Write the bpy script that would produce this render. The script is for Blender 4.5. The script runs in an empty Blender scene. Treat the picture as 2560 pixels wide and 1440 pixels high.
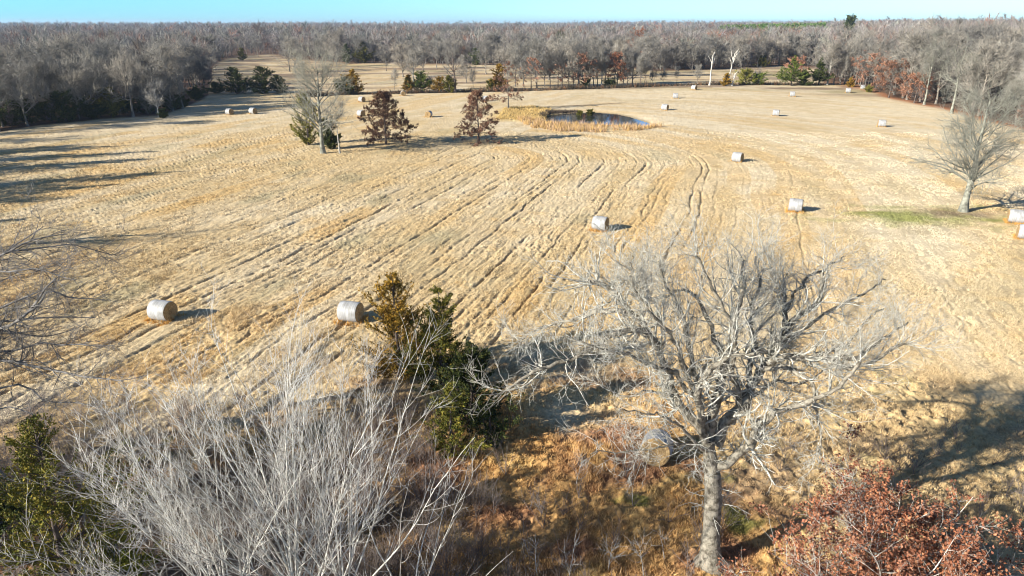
import bpy, math
import numpy as np

S = bpy.context.scene
COL = S.collection
RNG = np.random.default_rng(11)
R = math.radians

# ------------------------------------------------------------------ camera
HC, FP, PITCH = 20.0, 2560 * 24.0 / 36.0, R(21.2)
cp, sp = math.cos(PITCH), math.sin(PITCH)
CAM = np.array([0.0, 0.0, HC])
FWD, UP, RIGHT = np.array([0, cp, -sp]), np.array([0, sp, cp]), np.array([1.0, 0, 0])
SUN_EL, SUN_AZ = R(23.0), R(206.0)          # direction towards the sun, azimuth from +x
SUNDIR = np.array([math.cos(SUN_EL) * math.cos(SUN_AZ), math.cos(SUN_EL) * math.sin(SUN_AZ), math.sin(SUN_EL)])


def ray(px, py):
    return FWD + RIGHT * ((px - 1280) / FP) + UP * ((720 - py) / FP)


def gp(px, py, z=0.0):                      # ground point seen at a place of the photograph
    d = ray(px, py)
    t = (z - HC) / d[2]
    return CAM + d * t


def at(px, py, y):                          # point at distance y along the ground
    d = ray(px, py)
    return CAM + d * (y / d[1])


def proj(x, y, z=0.0):
    x, y = np.asarray(x, float), np.asarray(y, float)
    zc = np.maximum(y * cp - (z - HC) * sp, 0.05)
    u = y * sp + (z - HC) * cp
    return 1280 + FP * x / zc, 720 - FP * u / zc


def top_h(d, py):                           # height of something at distance d whose top shows at py
    r = ray(1280, py)
    return HC + r[2] / r[1] * d


# ------------------------------------------------------------------ noise
_TAB = np.random.default_rng(3).uniform(-1, 1, (256, 256))


def vn(x, y, s=0):
    x = np.asarray(x, float) + s * 17.31
    y = np.asarray(y, float) + s * 9.77
    xi, yi = np.floor(x).astype(np.int64), np.floor(y).astype(np.int64)
    fx, fy = x - xi, y - yi
    fx, fy = fx * fx * (3 - 2 * fx), fy * fy * (3 - 2 * fy)
    a, b = _TAB[xi & 255, yi & 255], _TAB[(xi + 1) & 255, yi & 255]
    c, d = _TAB[xi & 255, (yi + 1) & 255], _TAB[(xi + 1) & 255, (yi + 1) & 255]
    return (a * (1 - fx) + b * fx) * (1 - fy) + (c * (1 - fx) + d * fx) * fy


def fbm(x, y, s=0, o=3):
    r, a = 0, 1.0
    for k in range(o):
        r = r + a * vn(x * 2 ** k, y * 2 ** k, s + k * 3)
        a *= 0.5
    return r


def sm(x, a, b):
    t = np.clip((np.asarray(x, float) - a) / (b - a), 0, 1)
    return t * t * (3 - 2 * t)


def inpoly(x, y, poly):
    x, y = np.asarray(x, float), np.asarray(y, float)
    r = np.zeros(x.shape, bool)
    n = len(poly)
    for i in range(n):
        (x0, y0), (x1, y1) = poly[i][:2], poly[(i + 1) % n][:2]
        c = (y0 > y) != (y1 > y)
        r ^= c & (x < (x1 - x0) * (y - y0) / (y1 - y0 + 1e-12) + x0)
    return r


def polydist(x, y, poly):                    # distance to a polygon's outline
    x, y = np.asarray(x, float), np.asarray(y, float)
    best = np.full(x.shape, 1e9)
    n = len(poly)
    for i in range(n):
        (x0, y0), (x1, y1) = poly[i][:2], poly[(i + 1) % n][:2]
        dx, dy = x1 - x0, y1 - y0
        t = np.clip(((x - x0) * dx + (y - y0) * dy) / (dx * dx + dy * dy + 1e-9), 0, 1)
        best = np.minimum(best, np.hypot(x - x0 - t * dx, y - y0 - t * dy))
    return best


# ------------------------------------------------------------------ mesh helpers
def mesh(name, V, Q=None, T=None, mat=None, smooth=False, col=None):
    me = bpy.data.meshes.new(name)
    V = np.asarray(V, np.float32).reshape(-1, 3)
    idx, st, n = [], [], 0
    if Q is not None and len(Q):
        Q = np.asarray(Q, np.int32).reshape(-1, 4)
        idx.append(Q.ravel()); st.append(np.arange(len(Q)) * 4); n += Q.size
    if T is not None and len(T):
        T = np.asarray(T, np.int32).reshape(-1, 3)
        idx.append(T.ravel()); st.append(n + np.arange(len(T)) * 3)
    idx = np.concatenate(idx); st = np.concatenate(st)
    me.vertices.add(len(V)); me.vertices.foreach_set('co', V.ravel())
    me.loops.add(len(idx)); me.loops.foreach_set('vertex_index', idx.astype(np.int32))
    me.polygons.add(len(st)); me.polygons.foreach_set('loop_start', st.astype(np.int32))
    if smooth:
        me.polygons.foreach_set('use_smooth', np.ones(len(st), bool))
    if col is not None:
        a = me.color_attributes.new('col', 'FLOAT_COLOR', 'POINT')
        c = np.ones((len(V), 4), np.float32); c[:, :3] = col
        a.data.foreach_set('color', c.ravel())
    me.update(calc_edges=True)
    if mat:
        me.materials.append(mat)
    return me


def link(name, me, parent=None, loc=None, rz=0.0, sc=None):
    o = bpy.data.objects.new(name, me)
    COL.objects.link(o)
    if parent is not None:
        o.parent = parent
    if loc is not None:
        o.location = [float(v) for v in loc]
    if rz:
        o.rotation_euler[2] = rz
    if sc is not None:
        o.scale = (sc,) * 3 if np.isscalar(sc) else sc
    return o


def tag(o, label, cat, group=None, kind=None):
    if label: o['label'] = label
    if cat: o['category'] = cat
    if group: o['group'] = group
    if kind: o['kind'] = kind
    return o


def tubes(P, Rd, sides=3):
    """P (n,k,3) polylines, Rd (n,k) radii -> verts, quads"""
    n, k, _ = P.shape
    Tn = np.gradient(P, axis=1)
    Tn /= np.linalg.norm(Tn, axis=2, keepdims=True) + 1e-9
    mean = Tn.mean(1)
    ref = np.where(np.abs(mean[:, 2:3]) < 0.75, np.array([[0, 0, 1.0]]), np.array([[1.0, 0, 0]]))
    U = np.cross(Tn, ref[:, None, :]); U /= np.linalg.norm(U, axis=2, keepdims=True) + 1e-9
    W = np.cross(Tn, U)
    a = np.arange(sides) * 2 * math.pi / sides
    V = P[:, :, None, :] + Rd[:, :, None, None] * (U[:, :, None, :] * np.cos(a)[None, None, :, None] + W[:, :, None, :] * np.sin(a)[None, None, :, None])
    base = (np.arange(n) * k * sides)[:, None, None] + (np.arange(k - 1) * sides)[None, :, None]
    s0, s1 = np.arange(sides)[None, None, :], ((np.arange(sides) + 1) % sides)[None, None, :]
    Q = np.stack([base + s0, base + s1, base + sides + s1, base + sides + s0], -1)
    return V.reshape(-1, 3), Q.reshape(-1, 4)


def merge(parts):
    Vs, Qs, off = [], [], 0
    for V, Q in parts:
        Vs.append(V); Qs.append(Q + off); off += len(V)
    return np.concatenate(Vs), np.concatenate(Qs)


def plen(P):
    return np.linalg.norm(np.diff(P, axis=1), axis=2).sum(1)


def grow(P, Rd, count, t0, t1, ang, ln, k, rr, jit, trop, rng, tip=0.3, rmin=0.003, absl=False, taper=0.5):
    """children of every polyline; count: number (mean) for each parent"""
    n, K, _ = P.shape
    cnt = rng.poisson(count, n) if np.ndim(count) == 0 else rng.poisson(np.asarray(count))
    cnt = np.maximum(cnt, 1)
    pi = np.repeat(np.arange(n), cnt); m = len(pi)
    t = rng.uniform(t0, t1, m)
    f = t * (K - 1); i = np.minimum(f.astype(int), K - 2); fr = (f - i)[:, None]
    p0 = P[pi, i] * (1 - fr) + P[pi, i + 1] * fr
    r0 = Rd[pi, i] * (1 - fr[:, 0]) + Rd[pi, i + 1] * fr[:, 0]
    T = P[pi, i + 1] - P[pi, i]; T /= np.linalg.norm(T, axis=1, keepdims=True) + 1e-9
    rv = rng.normal(size=(m, 3)); U = np.cross(T, rv); U /= np.linalg.norm(U, axis=1, keepdims=True) + 1e-9
    a = np.radians(rng.uniform(ang[0], ang[1], m))[:, None]
    D = np.cos(a) * T + np.sin(a) * U
    L = rng.uniform(ln[0], ln[1], m)
    if not absl:
        L = L * plen(P)[pi] * (1 - taper * t)
    out = np.zeros((m, k, 3)); out[:, 0] = p0
    for j in range(1, k):
        D = D + rng.normal(0, jit, (m, 3)); D[:, 2] += trop
        D /= np.linalg.norm(D, axis=1, keepdims=True) + 1e-9
        out[:, j] = out[:, j - 1] + D * (L / (k - 1))[:, None]
    r = np.maximum(r0 * rr, rmin)
    Ro = r[:, None] * np.linspace(1, tip, k)[None]
    return out, Ro


def smoothline(pts, n):
    pts = np.asarray(pts, float)
    d = np.r_[0, np.cumsum(np.linalg.norm(np.diff(pts, axis=0), axis=1))]
    q = np.linspace(0, d[-1], n)
    m = np.gradient(pts, d, axis=0)
    i = np.clip(np.searchsorted(d, q) - 1, 0, len(d) - 2)
    h = (d[i + 1] - d[i])[:, None]; t = ((q - d[i]) / (d[i + 1] - d[i]))[:, None]
    return ((2 * t ** 3 - 3 * t ** 2 + 1) * pts[i] + (t ** 3 - 2 * t ** 2 + t) * h * m[i]
            + (-2 * t ** 3 + 3 * t ** 2) * pts[i + 1] + (t ** 3 - t ** 2) * h * m[i + 1])


def smooth_to(P, k):
    n, K, _ = P.shape
    f = np.linspace(0, K - 1, k); i = np.minimum(f.astype(int), K - 2); fr = (f - i)[None, :, None]
    return P[:, i] * (1 - fr) + P[:, i + 1] * fr


def rad_to(Rd, k):
    return smooth_to(Rd[:, :, None], k)[:, :, 0]


def leaves(C, size, rng, asp=0.6, bias=None):
    """little pointed quads at points C"""
    n = len(C)
    a = rng.normal(size=(n, 3))
    if bias is not None: a += bias
    a /= np.linalg.norm(a, axis=1, keepdims=True) + 1e-9
    b = np.cross(a, rng.normal(size=(n, 3))); b /= np.linalg.norm(b, axis=1, keepdims=True) + 1e-9
    s = (size * rng.uniform(0.6, 1.4, n))[:, None]
    V = np.stack([C - a * s * .5, C + b * s * asp * .5 + a * s * .1, C + a * s * .5, C - b * s * asp * .5 + a * s * .1], 1)
    Q = np.arange(n * 4).reshape(n, 4)
    return V.reshape(-1, 3), Q


# ------------------------------------------------------------------ materials
def mat(name, build, rough=0.9, spec=0.1):
    m = bpy.data.materials.new(name); m.use_nodes = True
    nt = m.node_tree; b = nt.nodes['Principled BSDF']
    b.inputs['Roughness'].default_value = rough
    b.inputs['Specular IOR Level'].default_value = spec
    build(nt, b)
    return m


def N(nt, t, **kw):
    n = nt.nodes.new(t)
    for k, v in kw.items():
        if k[0] == '_': setattr(n, k[1:], v)
        else: n.inputs[k.replace('__', ' ')].default_value = v
    return n


def ramp(nt, src, stops):
    r = nt.nodes.new('ShaderNodeValToRGB')
    e = r.color_ramp.elements
    while len(e) < len(stops): e.new(0.5)
    for i, (p, c) in enumerate(stops):
        e[i].position = p; e[i].color = (*c, 1)
    nt.links.new(src, r.inputs['Fac'])
    return r.outputs['Color']


def mul(nt, a, b, fac=1.0, mode='MULTIPLY'):
    m = nt.nodes.new('ShaderNodeMix'); m.data_type = 'RGBA'; m.blend_type = mode
    m.inputs['Factor'].default_value = fac
    nt.links.new(a, m.inputs[6]); nt.links.new(b, m.inputs[7])
    return m.outputs[2]


def bark(name, lo, hi, scale=3.0, vary=0.25, bump=0.0):
    def f(nt, b):
        tc = N(nt, 'ShaderNodeTexCoord')
        nz = N(nt, 'ShaderNodeTexNoise', Scale=scale, Detail=5.0, Roughness=0.65)
        nt.links.new(tc.outputs['Object'], nz.inputs['Vector'])
        c = ramp(nt, nz.outputs['Fac'], [(0.35, lo), (0.6, hi)])
        oi = N(nt, 'ShaderNodeObjectInfo')
        k = ramp(nt, oi.outputs['Random'], [(0, (1 - vary, 1 - vary, 1 - vary * .9)), (0.5, (1, 1, 1)), (1, (1 + vary, 1 + vary * .8, 1 + vary * .6))])
        nt.links.new(mul(nt, c, k), b.inputs['Base Color'])
        if bump:
            n2 = N(nt, 'ShaderNodeTexNoise', Scale=scale * 6, Detail=4.0)
            mp = N(nt, 'ShaderNodeMapping'); mp.inputs['Scale'].default_value = (1, 1, 0.25)
            nt.links.new(tc.outputs['Object'], mp.inputs['Vector']); nt.links.new(mp.outputs[0], n2.inputs['Vector'])
            bp = N(nt, 'ShaderNodeBump', Strength=bump, Distance=0.03)
            nt.links.new(n2.outputs['Fac'], bp.inputs['Height']); nt.links.new(bp.outputs[0], b.inputs['Normal'])
    return mat(name, f)


def leafmat(name, stops, vary=0.2, transl=0.0):
    def f(nt, b):
        g = N(nt, 'ShaderNodeNewGeometry')
        c = ramp(nt, g.outputs['Random Per Island'], stops)
        tc = N(nt, 'ShaderNodeTexCoord')
        nz = N(nt, 'ShaderNodeTexNoise', Scale=0.9, Detail=2.0)
        nt.links.new(tc.outputs['Object'], nz.inputs['Vector'])
        k0 = ramp(nt, nz.outputs['Fac'], [(0.3, (.72, .72, .75)), (0.7, (1.3, 1.22, 1.0))])
        oi = N(nt, 'ShaderNodeObjectInfo')
        k = ramp(nt, oi.outputs['Random'], [(0, (1 - vary,) * 3), (1, (1 + vary,) * 3)])
        nt.links.new(mul(nt, mul(nt, c, k0), k), b.inputs['Base Color'])
    return mat(name, f, 0.75, 0.15)


def colmat(name, rough=0.95, extra=None):
    def f(nt, b):
        a = N(nt, 'ShaderNodeAttribute', _attribute_name='col')
        out = a.outputs['Color']
        if extra: out = extra(nt, b, out)
        nt.links.new(out, b.inputs['Base Color'])
    return mat(name, f, rough, 0.05)


M_OAK = bark('oak_bark', (.08, .07, .054), (.30, .275, .225), 5.0, .05, 1.0)
M_OAKT = bark('oak_twig', (.19, .185, .16), (.54, .53, .475), 5.0, .05)
M_ASH = bark('ash_bark', (.24, .24, .21), (.60, .595, .55), 5.0, .08)
M_ASHT = bark('ash_twig', (.26, .245, .215), (.66, .645, .60), 2.0, .12)
M_EDGE = bark('edge_bark', (.07, .065, .06), (.24, .23, .22), 4.0, .05)
M_GREY = bark('grey_bark', (.08, .072, .062), (.23, .215, .19), 1.2, .25)
M_TWIG = bark('grey_twig', (.165, .155, .137), (.31, .295, .262), 0.6, .36)
M_DEAD = bark('dead_wood', (.32, .30, .26), (.58, .56, .51), 2.0, .1)
M_BRUSH = bark('brush_twig', (.12, .09, .075), (.30, .25, .22), 0.7, .1)
M_DARKB = bark('dark_bark', (.05, .04, .035), (.16, .13, .115), 3.0, .2)
M_CEDAR = leafmat('cedar_leaf', [(0, (.05, .065, .014)), (.55, (.115, .12, .022)), (1, (.24, .19, .035))])
M_CEDARG = leafmat('cedar_gold_leaf', [(0, (.10, .08, .016)), (.5, (.26, .165, .025)), (1, (.42, .24, .04))])
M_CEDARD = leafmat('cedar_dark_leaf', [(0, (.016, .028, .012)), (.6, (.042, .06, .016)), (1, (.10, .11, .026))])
M_LIME = leafmat('ivy_leaf', [(0, (.10, .11, .02)), (.5, (.18, .18, .04)), (1, (.28, .26, .07))])
M_LIMEC = leafmat('lime_cedar_leaf', [(0, (.05, .07, .012)), (.5, (.13, .15, .02)), (1, (.26, .26, .04))])
M_PINE = leafmat('pine_needle', [(0, (.04, .075, .015)), (.5, (.09, .13, .025)), (1, (.19, .21, .05))])
M_RUST = leafmat('rust_leaf', [(0, (.10, .042, .028)), (.5, (.24, .095, .058)), (1, (.38, .19, .115))], .1)
M_BROWN = leafmat('brown_leaf', [(0, (.05, .03, .023)), (.5, (.11, .06, .042)), (1, (.21, .12, .08))], .2)
M_FALL = leafmat('autumn_leaf', [(0, (.16, .075, .05)), (.5, (.29, .15, .10)), (1, (.40, .23, .17))], .3)

# ------------------------------------------------------------------ terrain
TH = R(71.3)
ca, sa = math.cos(TH), math.sin(TH)
_c = gp(1180, 395)
A0, B0 = _c[0] * ca + _c[1] * sa, _c[0] * sa - _c[1] * ca

EDGE_X = [-900, -400, 0, 120, 250, 400, 450, 500, 520, 532, 560, 600, 700, 760, 850, 1250, 1300, 1560, 1640, 1830, 1960, 2040, 2060, 2150, 2230, 2340, 2440, 2560, 2900, 3400]
EDGE_Y = [470, 385, 331, 313, 296, 287, 272, 248, 236, 165, 149, 137, 139, 150, 157, 162, 174, 168, 180, 172, 165, 170, 206, 216, 243, 268, 292, 322, 372, 430]
POND_PX = [(1350, 293), (1372, 286), (1410, 281), (1450, 279), (1500, 279), (1545, 283), (1580, 291), (1606, 300), (1626, 309), (1600, 311), (1560, 308), (1500, 307), (1440, 305), (1390, 303), (1362, 299)]
POND = [gp(a, b)[:2] for a, b in POND_PX]
BEACH = [gp(a, b)[:2] for a, b in [(1240, 302), (1262, 272), (1330, 268), (1380, 276), (1360, 296), (1330, 304)]]
ZW = -0.35


def wood_in(x, y):
    """>0 inside the woods; roughly how many photo rows behind the edge"""
    px, py = proj(x, y)
    return np.interp(px, EDGE_X, EDGE_Y) - py + vn(np.asarray(x) / 9, np.asarray(y) / 9, 5) * 2.0


def rowcoord(x, y):
    a, b = x * ca + y * sa, x * sa - y * ca
    r = np.hypot(np.maximum(a - A0, 0), np.maximum(b - B0, 0))
    u = np.where((a > A0) & (b > B0), r, b - B0)
    return u + 0.5 * vn(a / 14, b / 9, 8) + 0.12 * vn(a / 3, b / 3, 9), a, b


def roughness(x, y, d):
    return 1 - sm(d + 4 * vn(x / 4, y / 4, 4) + 2 * vn(x / 1.3, y / 1.3, 6) - 7 * sm(x, 10, 22), 30, 39)


def tracks(u, a, b, k):
    ki = k.astype(np.int64)
    off = _TAB[(ki * 5) & 255, 17] * .3
    st = (.34 + .66 * sm(_TAB[(ki * 7) & 255, 11], .25, .9)) * sm(vn(a / 9, k * 3.1, 25), -.7, .2) * (1 - .75 * sm(b - B0, 32, 52))
    return st, (u / 1.2 - k - .5) * 1.2 - off + .16 * vn(a / 2.2, k * 1.7, 29)


def height(x, y, detail=True):
    x, y = np.asarray(x, float), np.asarray(y, float)
    d = np.hypot(x, y)
    z = 0.25 * vn(x / 40, y / 40, 1) * sm(d, 60, 200)
    z = z + sm(d, 700, 2500) * (3.0 + 5.0 * vn(x / 700, y / 700, 2)) + sm(d, 350, 900) * sm(x, 150, 500) * 5
    pd = polydist(x, y, POND); ins = inpoly(x, y, POND)
    z = np.where(ins, ZW - np.minimum(pd * 0.25, 0.9) - .05, z - (ZW * -1 - .02) * (1 - sm(pd, 0, 5)))
    z = z + 0.9 * (1 - sm(polydist(x, y, BEACH), 0, 4)) * 0.22 * (~ins) + 0.2 * inpoly(x, y, BEACH)
    if not detail:
        return z
    u, a, b = rowcoord(x, y)
    wd = sm(wood_in(x, y), -2, 4)
    rough = roughness(x, y, d)
    field = (1 - rough) * (1 - wd) * (1 - ins)
    # clumps, drawn out along the rows in the mown field
    amp = .75 + .5 * fbm(x / 6, y / 6, 27)
    cl = (np.maximum(vn(u / .30, a / .50, 21), -.4) * .04 + np.maximum(vn(u / .15, a / .24, 22), -.4) * .045) * amp + vn(u / 1.3, a / 3.0, 23) * .03 + np.maximum(vn(u / .22, a / 1.2, 28), -.5) * .045 * (1 - .85 * sm(b - B0, 24, 38))
    k = np.floor(u / 1.2)
    st, ph = tracks(u, a, b, k)
    tr = np.exp(-(ph / .13) ** 2) * st
    fade = 1 - .6 * sm(d, 110, 170)
    z = z + field * (cl * fade - .17 * tr * fade * np.clip(1 + 1.0 * vn(a / .55, u, 26), .1, 2))
    z = z + rough * (np.abs(vn(x / .9, y / .9, 31)) * .22 + np.maximum(vn(x / .33, y / .33, 32), -.2) * .14 + np.maximum(vn(x / .14, y / .14, 33), 0) * .05)
    z = z + wd * (1 - ins) * (vn(x / 1.2, y / 1.2, 35) * .1)
    return z


def ground_color(x, y):
    d = np.hypot(x, y)
    px, py = proj(x, y)
    u, a, b = rowcoord(x, y)
    col = np.zeros(x.shape + (3,))
    straw, pale, orange = np.array([.545, .425, .25]), np.array([.64, .55, .40]), np.array([.56, .38, .165])
    gg, brown, soil, litter = np.array([.31, .29, .19]), np.array([.42, .26, .11]), np.array([.15, .10, .055]), np.array([.15, .10, .075])
    mix = lambda c, k, f: c * (1 - f[..., None]) + k * f[..., None]
    col = col + straw
    right = sm(px, 900, 2300) * .55 + sm(d, 90, 200) * .5
    col = mix(col, pale, np.clip(.25 + .35 * fbm(u / 3, a / 14, 41) + .3 * fbm(x / 20, y / 20, 42) + right * .7, 0, 1))
    # swaths of taller orange bluestem
    k = np.floor(u / 3.1 + .3)
    sw = sm(_TAB[(k.astype(np.int64) * 13) & 255, 40] + .9 * vn(a / 13, k * 2.2, 43), .25, .9)
    ora = np.clip(sw * (.6 - .35 * right) + sm(fbm(x / 11, y / 11, 44) - right * .6, .25, .9) * .3 + sm(fbm(x / 2.2, y / 2.2, 48), .5, 1.1) * .3, 0, .72)
    col = mix(col, orange, ora)
    col = mix(col, gg, sm(fbm(u / 5, a / 11, 45), .35, 1.0) * .5 * (1 - right))
    kk = np.floor(u / 1.2); ph = (u / 1.2 - kk - .5) * 1.2
    st, ph = tracks(u, a, b, kk)
    st = st * sm(d, 32, 40) * (1 - .7 * sm(d, 110, 165))
    col = mix(col, soil, np.clip(np.exp(-(ph / .12) ** 2) * st * .5, 0, .8))
    # rough, unmown ground near the trees
    rough = roughness(x, y, d)
    rc = mix(np.broadcast_to(brown, col.shape), np.array([.50, .35, .15]), sm(fbm(x / 2.5, y / 2.5, 51), -.3, .7))
    rc = mix(rc, np.array([.24, .12, .08]), sm(fbm(x / 3.0, y / 3.0, 52), .1, .7) * .75)
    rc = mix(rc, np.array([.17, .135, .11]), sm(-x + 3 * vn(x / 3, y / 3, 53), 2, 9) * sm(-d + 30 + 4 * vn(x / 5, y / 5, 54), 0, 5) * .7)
    rc = mix(rc, np.array([.13, .17, .035]), sm(fbm(x / 1.6, y / 1.6, 55), .75, 1.1) * .7)
    rc = rc * 1.14
    rc = mix(rc, straw * .95, sm(x + 2 * vn(x / 3, y / 3, 56), 7, 14) * .75 * sm(d, 22, 28))
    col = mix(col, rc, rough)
    # green turf round the oak at the field's side and a browner patch at its foot
    gq = gp(2330, 540)
    q = np.hypot((x - gq[0]) / 14, (y - gq[1]) / 4.5)
    col = mix(col, np.array([.20, .235, .05]), np.clip((1.1 - q + .5 * fbm(x / 2.5, y / 1.5, 61)), 0, 1) * .8)
    gq = gp(2380, 533); q = np.hypot((x - gq[0]) / 5, (y - gq[1]) / 2.5)
    col = mix(col, np.array([.20, .15, .11]), np.clip(1.2 - q + .4 * vn(x, y, 62), 0, 1) * .8)
    # beyond the far field edge
    far = sm(d, 225, 245)
    col = mix(col, np.array([.40, .30, .19]), far * .6 * sm(fbm(x / 20, y / 12, 63), -.5, .6))
    col = mix(col, np.array([.22, .21, .10]), far * .5 * sm(fbm(x / 25, y / 10, 64), .2, .9))
    col = mix(col, np.array([.20, .145, .115]), far * sm(fbm(x / 30, y / 7, 67) + .25, .1, .8) * .75)  # brown bands: brush, and strips of shadow put into the ground colour
    wd = sm(wood_in(x, y), -3, 3)
    col = mix(col, litter * (1 + .25 * vn(x / 6, y / 6, 65))[..., None], wd)
    fr = wd * 0 + np.exp(-(wood_in(x, y) / 5) ** 2) * sm(px, 2000, 2200)
    col = mix(col, np.array([.36, .16, .08]), np.clip(fr * .8, 0, 1))
    # pond
    ins = inpoly(x, y, POND); pd = polydist(x, y, POND)
    col = mix(col, np.array([.10, .075, .05]), np.maximum(ins * 1.0, (1 - sm(pd, 0, 2.0)) * .6))
    col = mix(col, np.array([.50, .37, .16]), np.maximum(inpoly(x, y, BEACH) * .8, (1 - sm(polydist(x, y, BEACH), 0, 3)) * .7) * (~ins))
    # earthy scar behind the pond
    g1, g2 = gp(1300, 272), gp(1560, 256)
    ln = polydist(x, y, [g1, g2])
    col = mix(col, np.array([.22, .16, .10]), (1 - sm(ln + .8 * vn(x / 3, y / 3, 66), .3, 1.6)) * .8)
    return np.clip(col, 0.01, .9)


def build_ground():
    rs = list(np.arange(0.5, 15, .8))
    r = 15.0
    while r < 9500:
        rs.append(r)
        r += min(.60 * (r * r + 400) / 13660, 90.0)
    rs = np.array(rs)
    fine = np.linspace(R(90 - 48), R(90 + 48), 1500)
    coarse = np.linspace(R(90 + 48), R(360 + 90 - 48), 90)[1:-1]
    az = np.r_[fine, coarse]
    X = rs[:, None] * np.cos(az)[None]; Y = rs[:, None] * np.sin(az)[None]
    Z = height(X, Y)
    C = ground_color(X, Y)
    n, m = X.shape
    V = np.stack([X, Y, Z], -1).reshape(-1, 3)
    i, j = np.meshgrid(np.arange(n - 1), np.arange(m), indexing='ij')
    j2 = (j + 1) % m
    Q = np.stack([i * m + j, (i + 1) * m + j, (i + 1) * m + j2, i * m + j2], -1).reshape(-1, 4)
    V = np.r_[V, [[0, 0, 0]]]
    T = np.stack([np.full(m, n * m), np.arange(m), (np.arange(m) + 1) % m], -1)
    C = np.r_[C.reshape(-1, 3), [[.3, .2, .1]]]

    def ex(nt, b, out):
        tc = N(nt, 'ShaderNodeTexCoord')
        n1 = N(nt, 'ShaderNodeTexNoise', Scale=5.5, Detail=6.0, Roughness=.7)
        nt.links.new(tc.outputs['Object'], n1.inputs['Vector'])
        k = ramp(nt, n1.outputs['Fac'], [(.3, (.62, .58, .52)), (.52, (1, 1, 1)), (.72, (1.3, 1.28, 1.2))])
        n2 = N(nt, 'ShaderNodeTexNoise', Scale=.35, Detail=5.0, Roughness=.6)
        nt.links.new(tc.outputs['Object'], n2.inputs['Vector'])
        k2 = ramp(nt, n2.outputs['Fac'], [(.3, (.86, .83, .78)), (.7, (1.1, 1.1, 1.08))])
        bp = N(nt, 'ShaderNodeBump', Strength=.55, Distance=.12)
        nt.links.new(n1.outputs['Fac'], bp.inputs['Height']); nt.links.new(bp.outputs[0], b.inputs['Normal'])
        return mul(nt, mul(nt, out, k), k2)
    o = link('ground', mesh('ground', V, Q, T, colmat('ground_grass', extra=ex), True, C))
    o['kind'] = 'structure'


build_ground()
Hz = lambda x, y: float(height(np.array([x]), np.array([y]))[0])
Hz0 = lambda x, y: float(height(np.array([x]), np.array([y]), False)[0])

# pond water
pp = np.array(POND)
pc = pp.mean(0)
pp2 = pc + (pp - pc) * 1.06
V = np.c_[pp2, np.full(len(pp2), ZW)]
V = np.r_[V, [[pc[0], pc[1], ZW]]]
T = [(len(pp2), i, (i + 1) % len(pp2)) for i in range(len(pp2))]


def _water(nt, b):
    b.inputs['Base Color'].default_value = (.03, .035, .035, 1)
    b.inputs['Roughness'].default_value = .04
    b.inputs['Specular IOR Level'].default_value = .6
    tc = N(nt, 'ShaderNodeTexCoord'); n1 = N(nt, 'ShaderNodeTexNoise', Scale=1.5, Detail=2.0)
    nt.links.new(tc.outputs['Object'], n1.inputs['Vector'])
    bp = N(nt, 'ShaderNodeBump', Strength=.04, Distance=.05)
    nt.links.new(n1.outputs['Fac'], bp.inputs['Height']); nt.links.new(bp.outputs[0], b.inputs['Normal'])


o = link('pond_water', mesh('pond_water', V, None, T, mat('water', _water)))
tag(o, 'small still pond reflecting trees and blue sky', None, None, 'structure')

# small puddles of meltwater
# ------------------------------------------------------------------ grass
def blades(X, Y, Z, h, w, lean, C, rng, nb):
    """tufts with nb blades each"""
    n = len(X); m = n * nb
    rep = lambda v: np.repeat(v, nb, axis=0)
    sx = rep(X) + rng.normal(0, .5, m) * rep(w) * 3; sy = rep(Y) + rng.normal(0, .5, m) * rep(w) * 3
    a = rng.uniform(0, 2 * math.pi, m)
    hh = rep(h) * rng.uniform(.55, 1.2, m); ln = hh * np.abs(rng.normal(lean, .25, m))
    dx, dy = np.cos(a), np.sin(a)
    ww = rep(w) * rng.uniform(.5, 1.0, m)
    zz = rep(Z) - .03
    b = rng.uniform(0, 2 * math.pi, m)
    bx, by = np.cos(b) * ww, np.sin(b) * ww
    V = np.stack([np.stack([sx - bx, sy - by, zz], -1), np.stack([sx + bx, sy + by, zz], -1), np.stack([sx + dx * ln, sy + dy * ln, zz + hh], -1)], 1)
    c = rep(C) * rng.uniform(.7, 1.3, (m, 1))
    return V.reshape(-1, 3), np.repeat(c, 3, axis=0)


def pick(n, pxr, pyr, rng):
    """points spread evenly over the picture's rows between pyr, then given as ground points"""
    px = rng.uniform(*pxr, n); py = rng.uniform(*pyr, n)
    d = FWD[None] + RIGHT[None] * ((px - 1280) / FP)[:, None] + UP[None] * ((720 - py) / FP)[:, None]
    t = -HC / d[:, 2]
    return d[:, 0] * t, d[:, 1] * t


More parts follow.
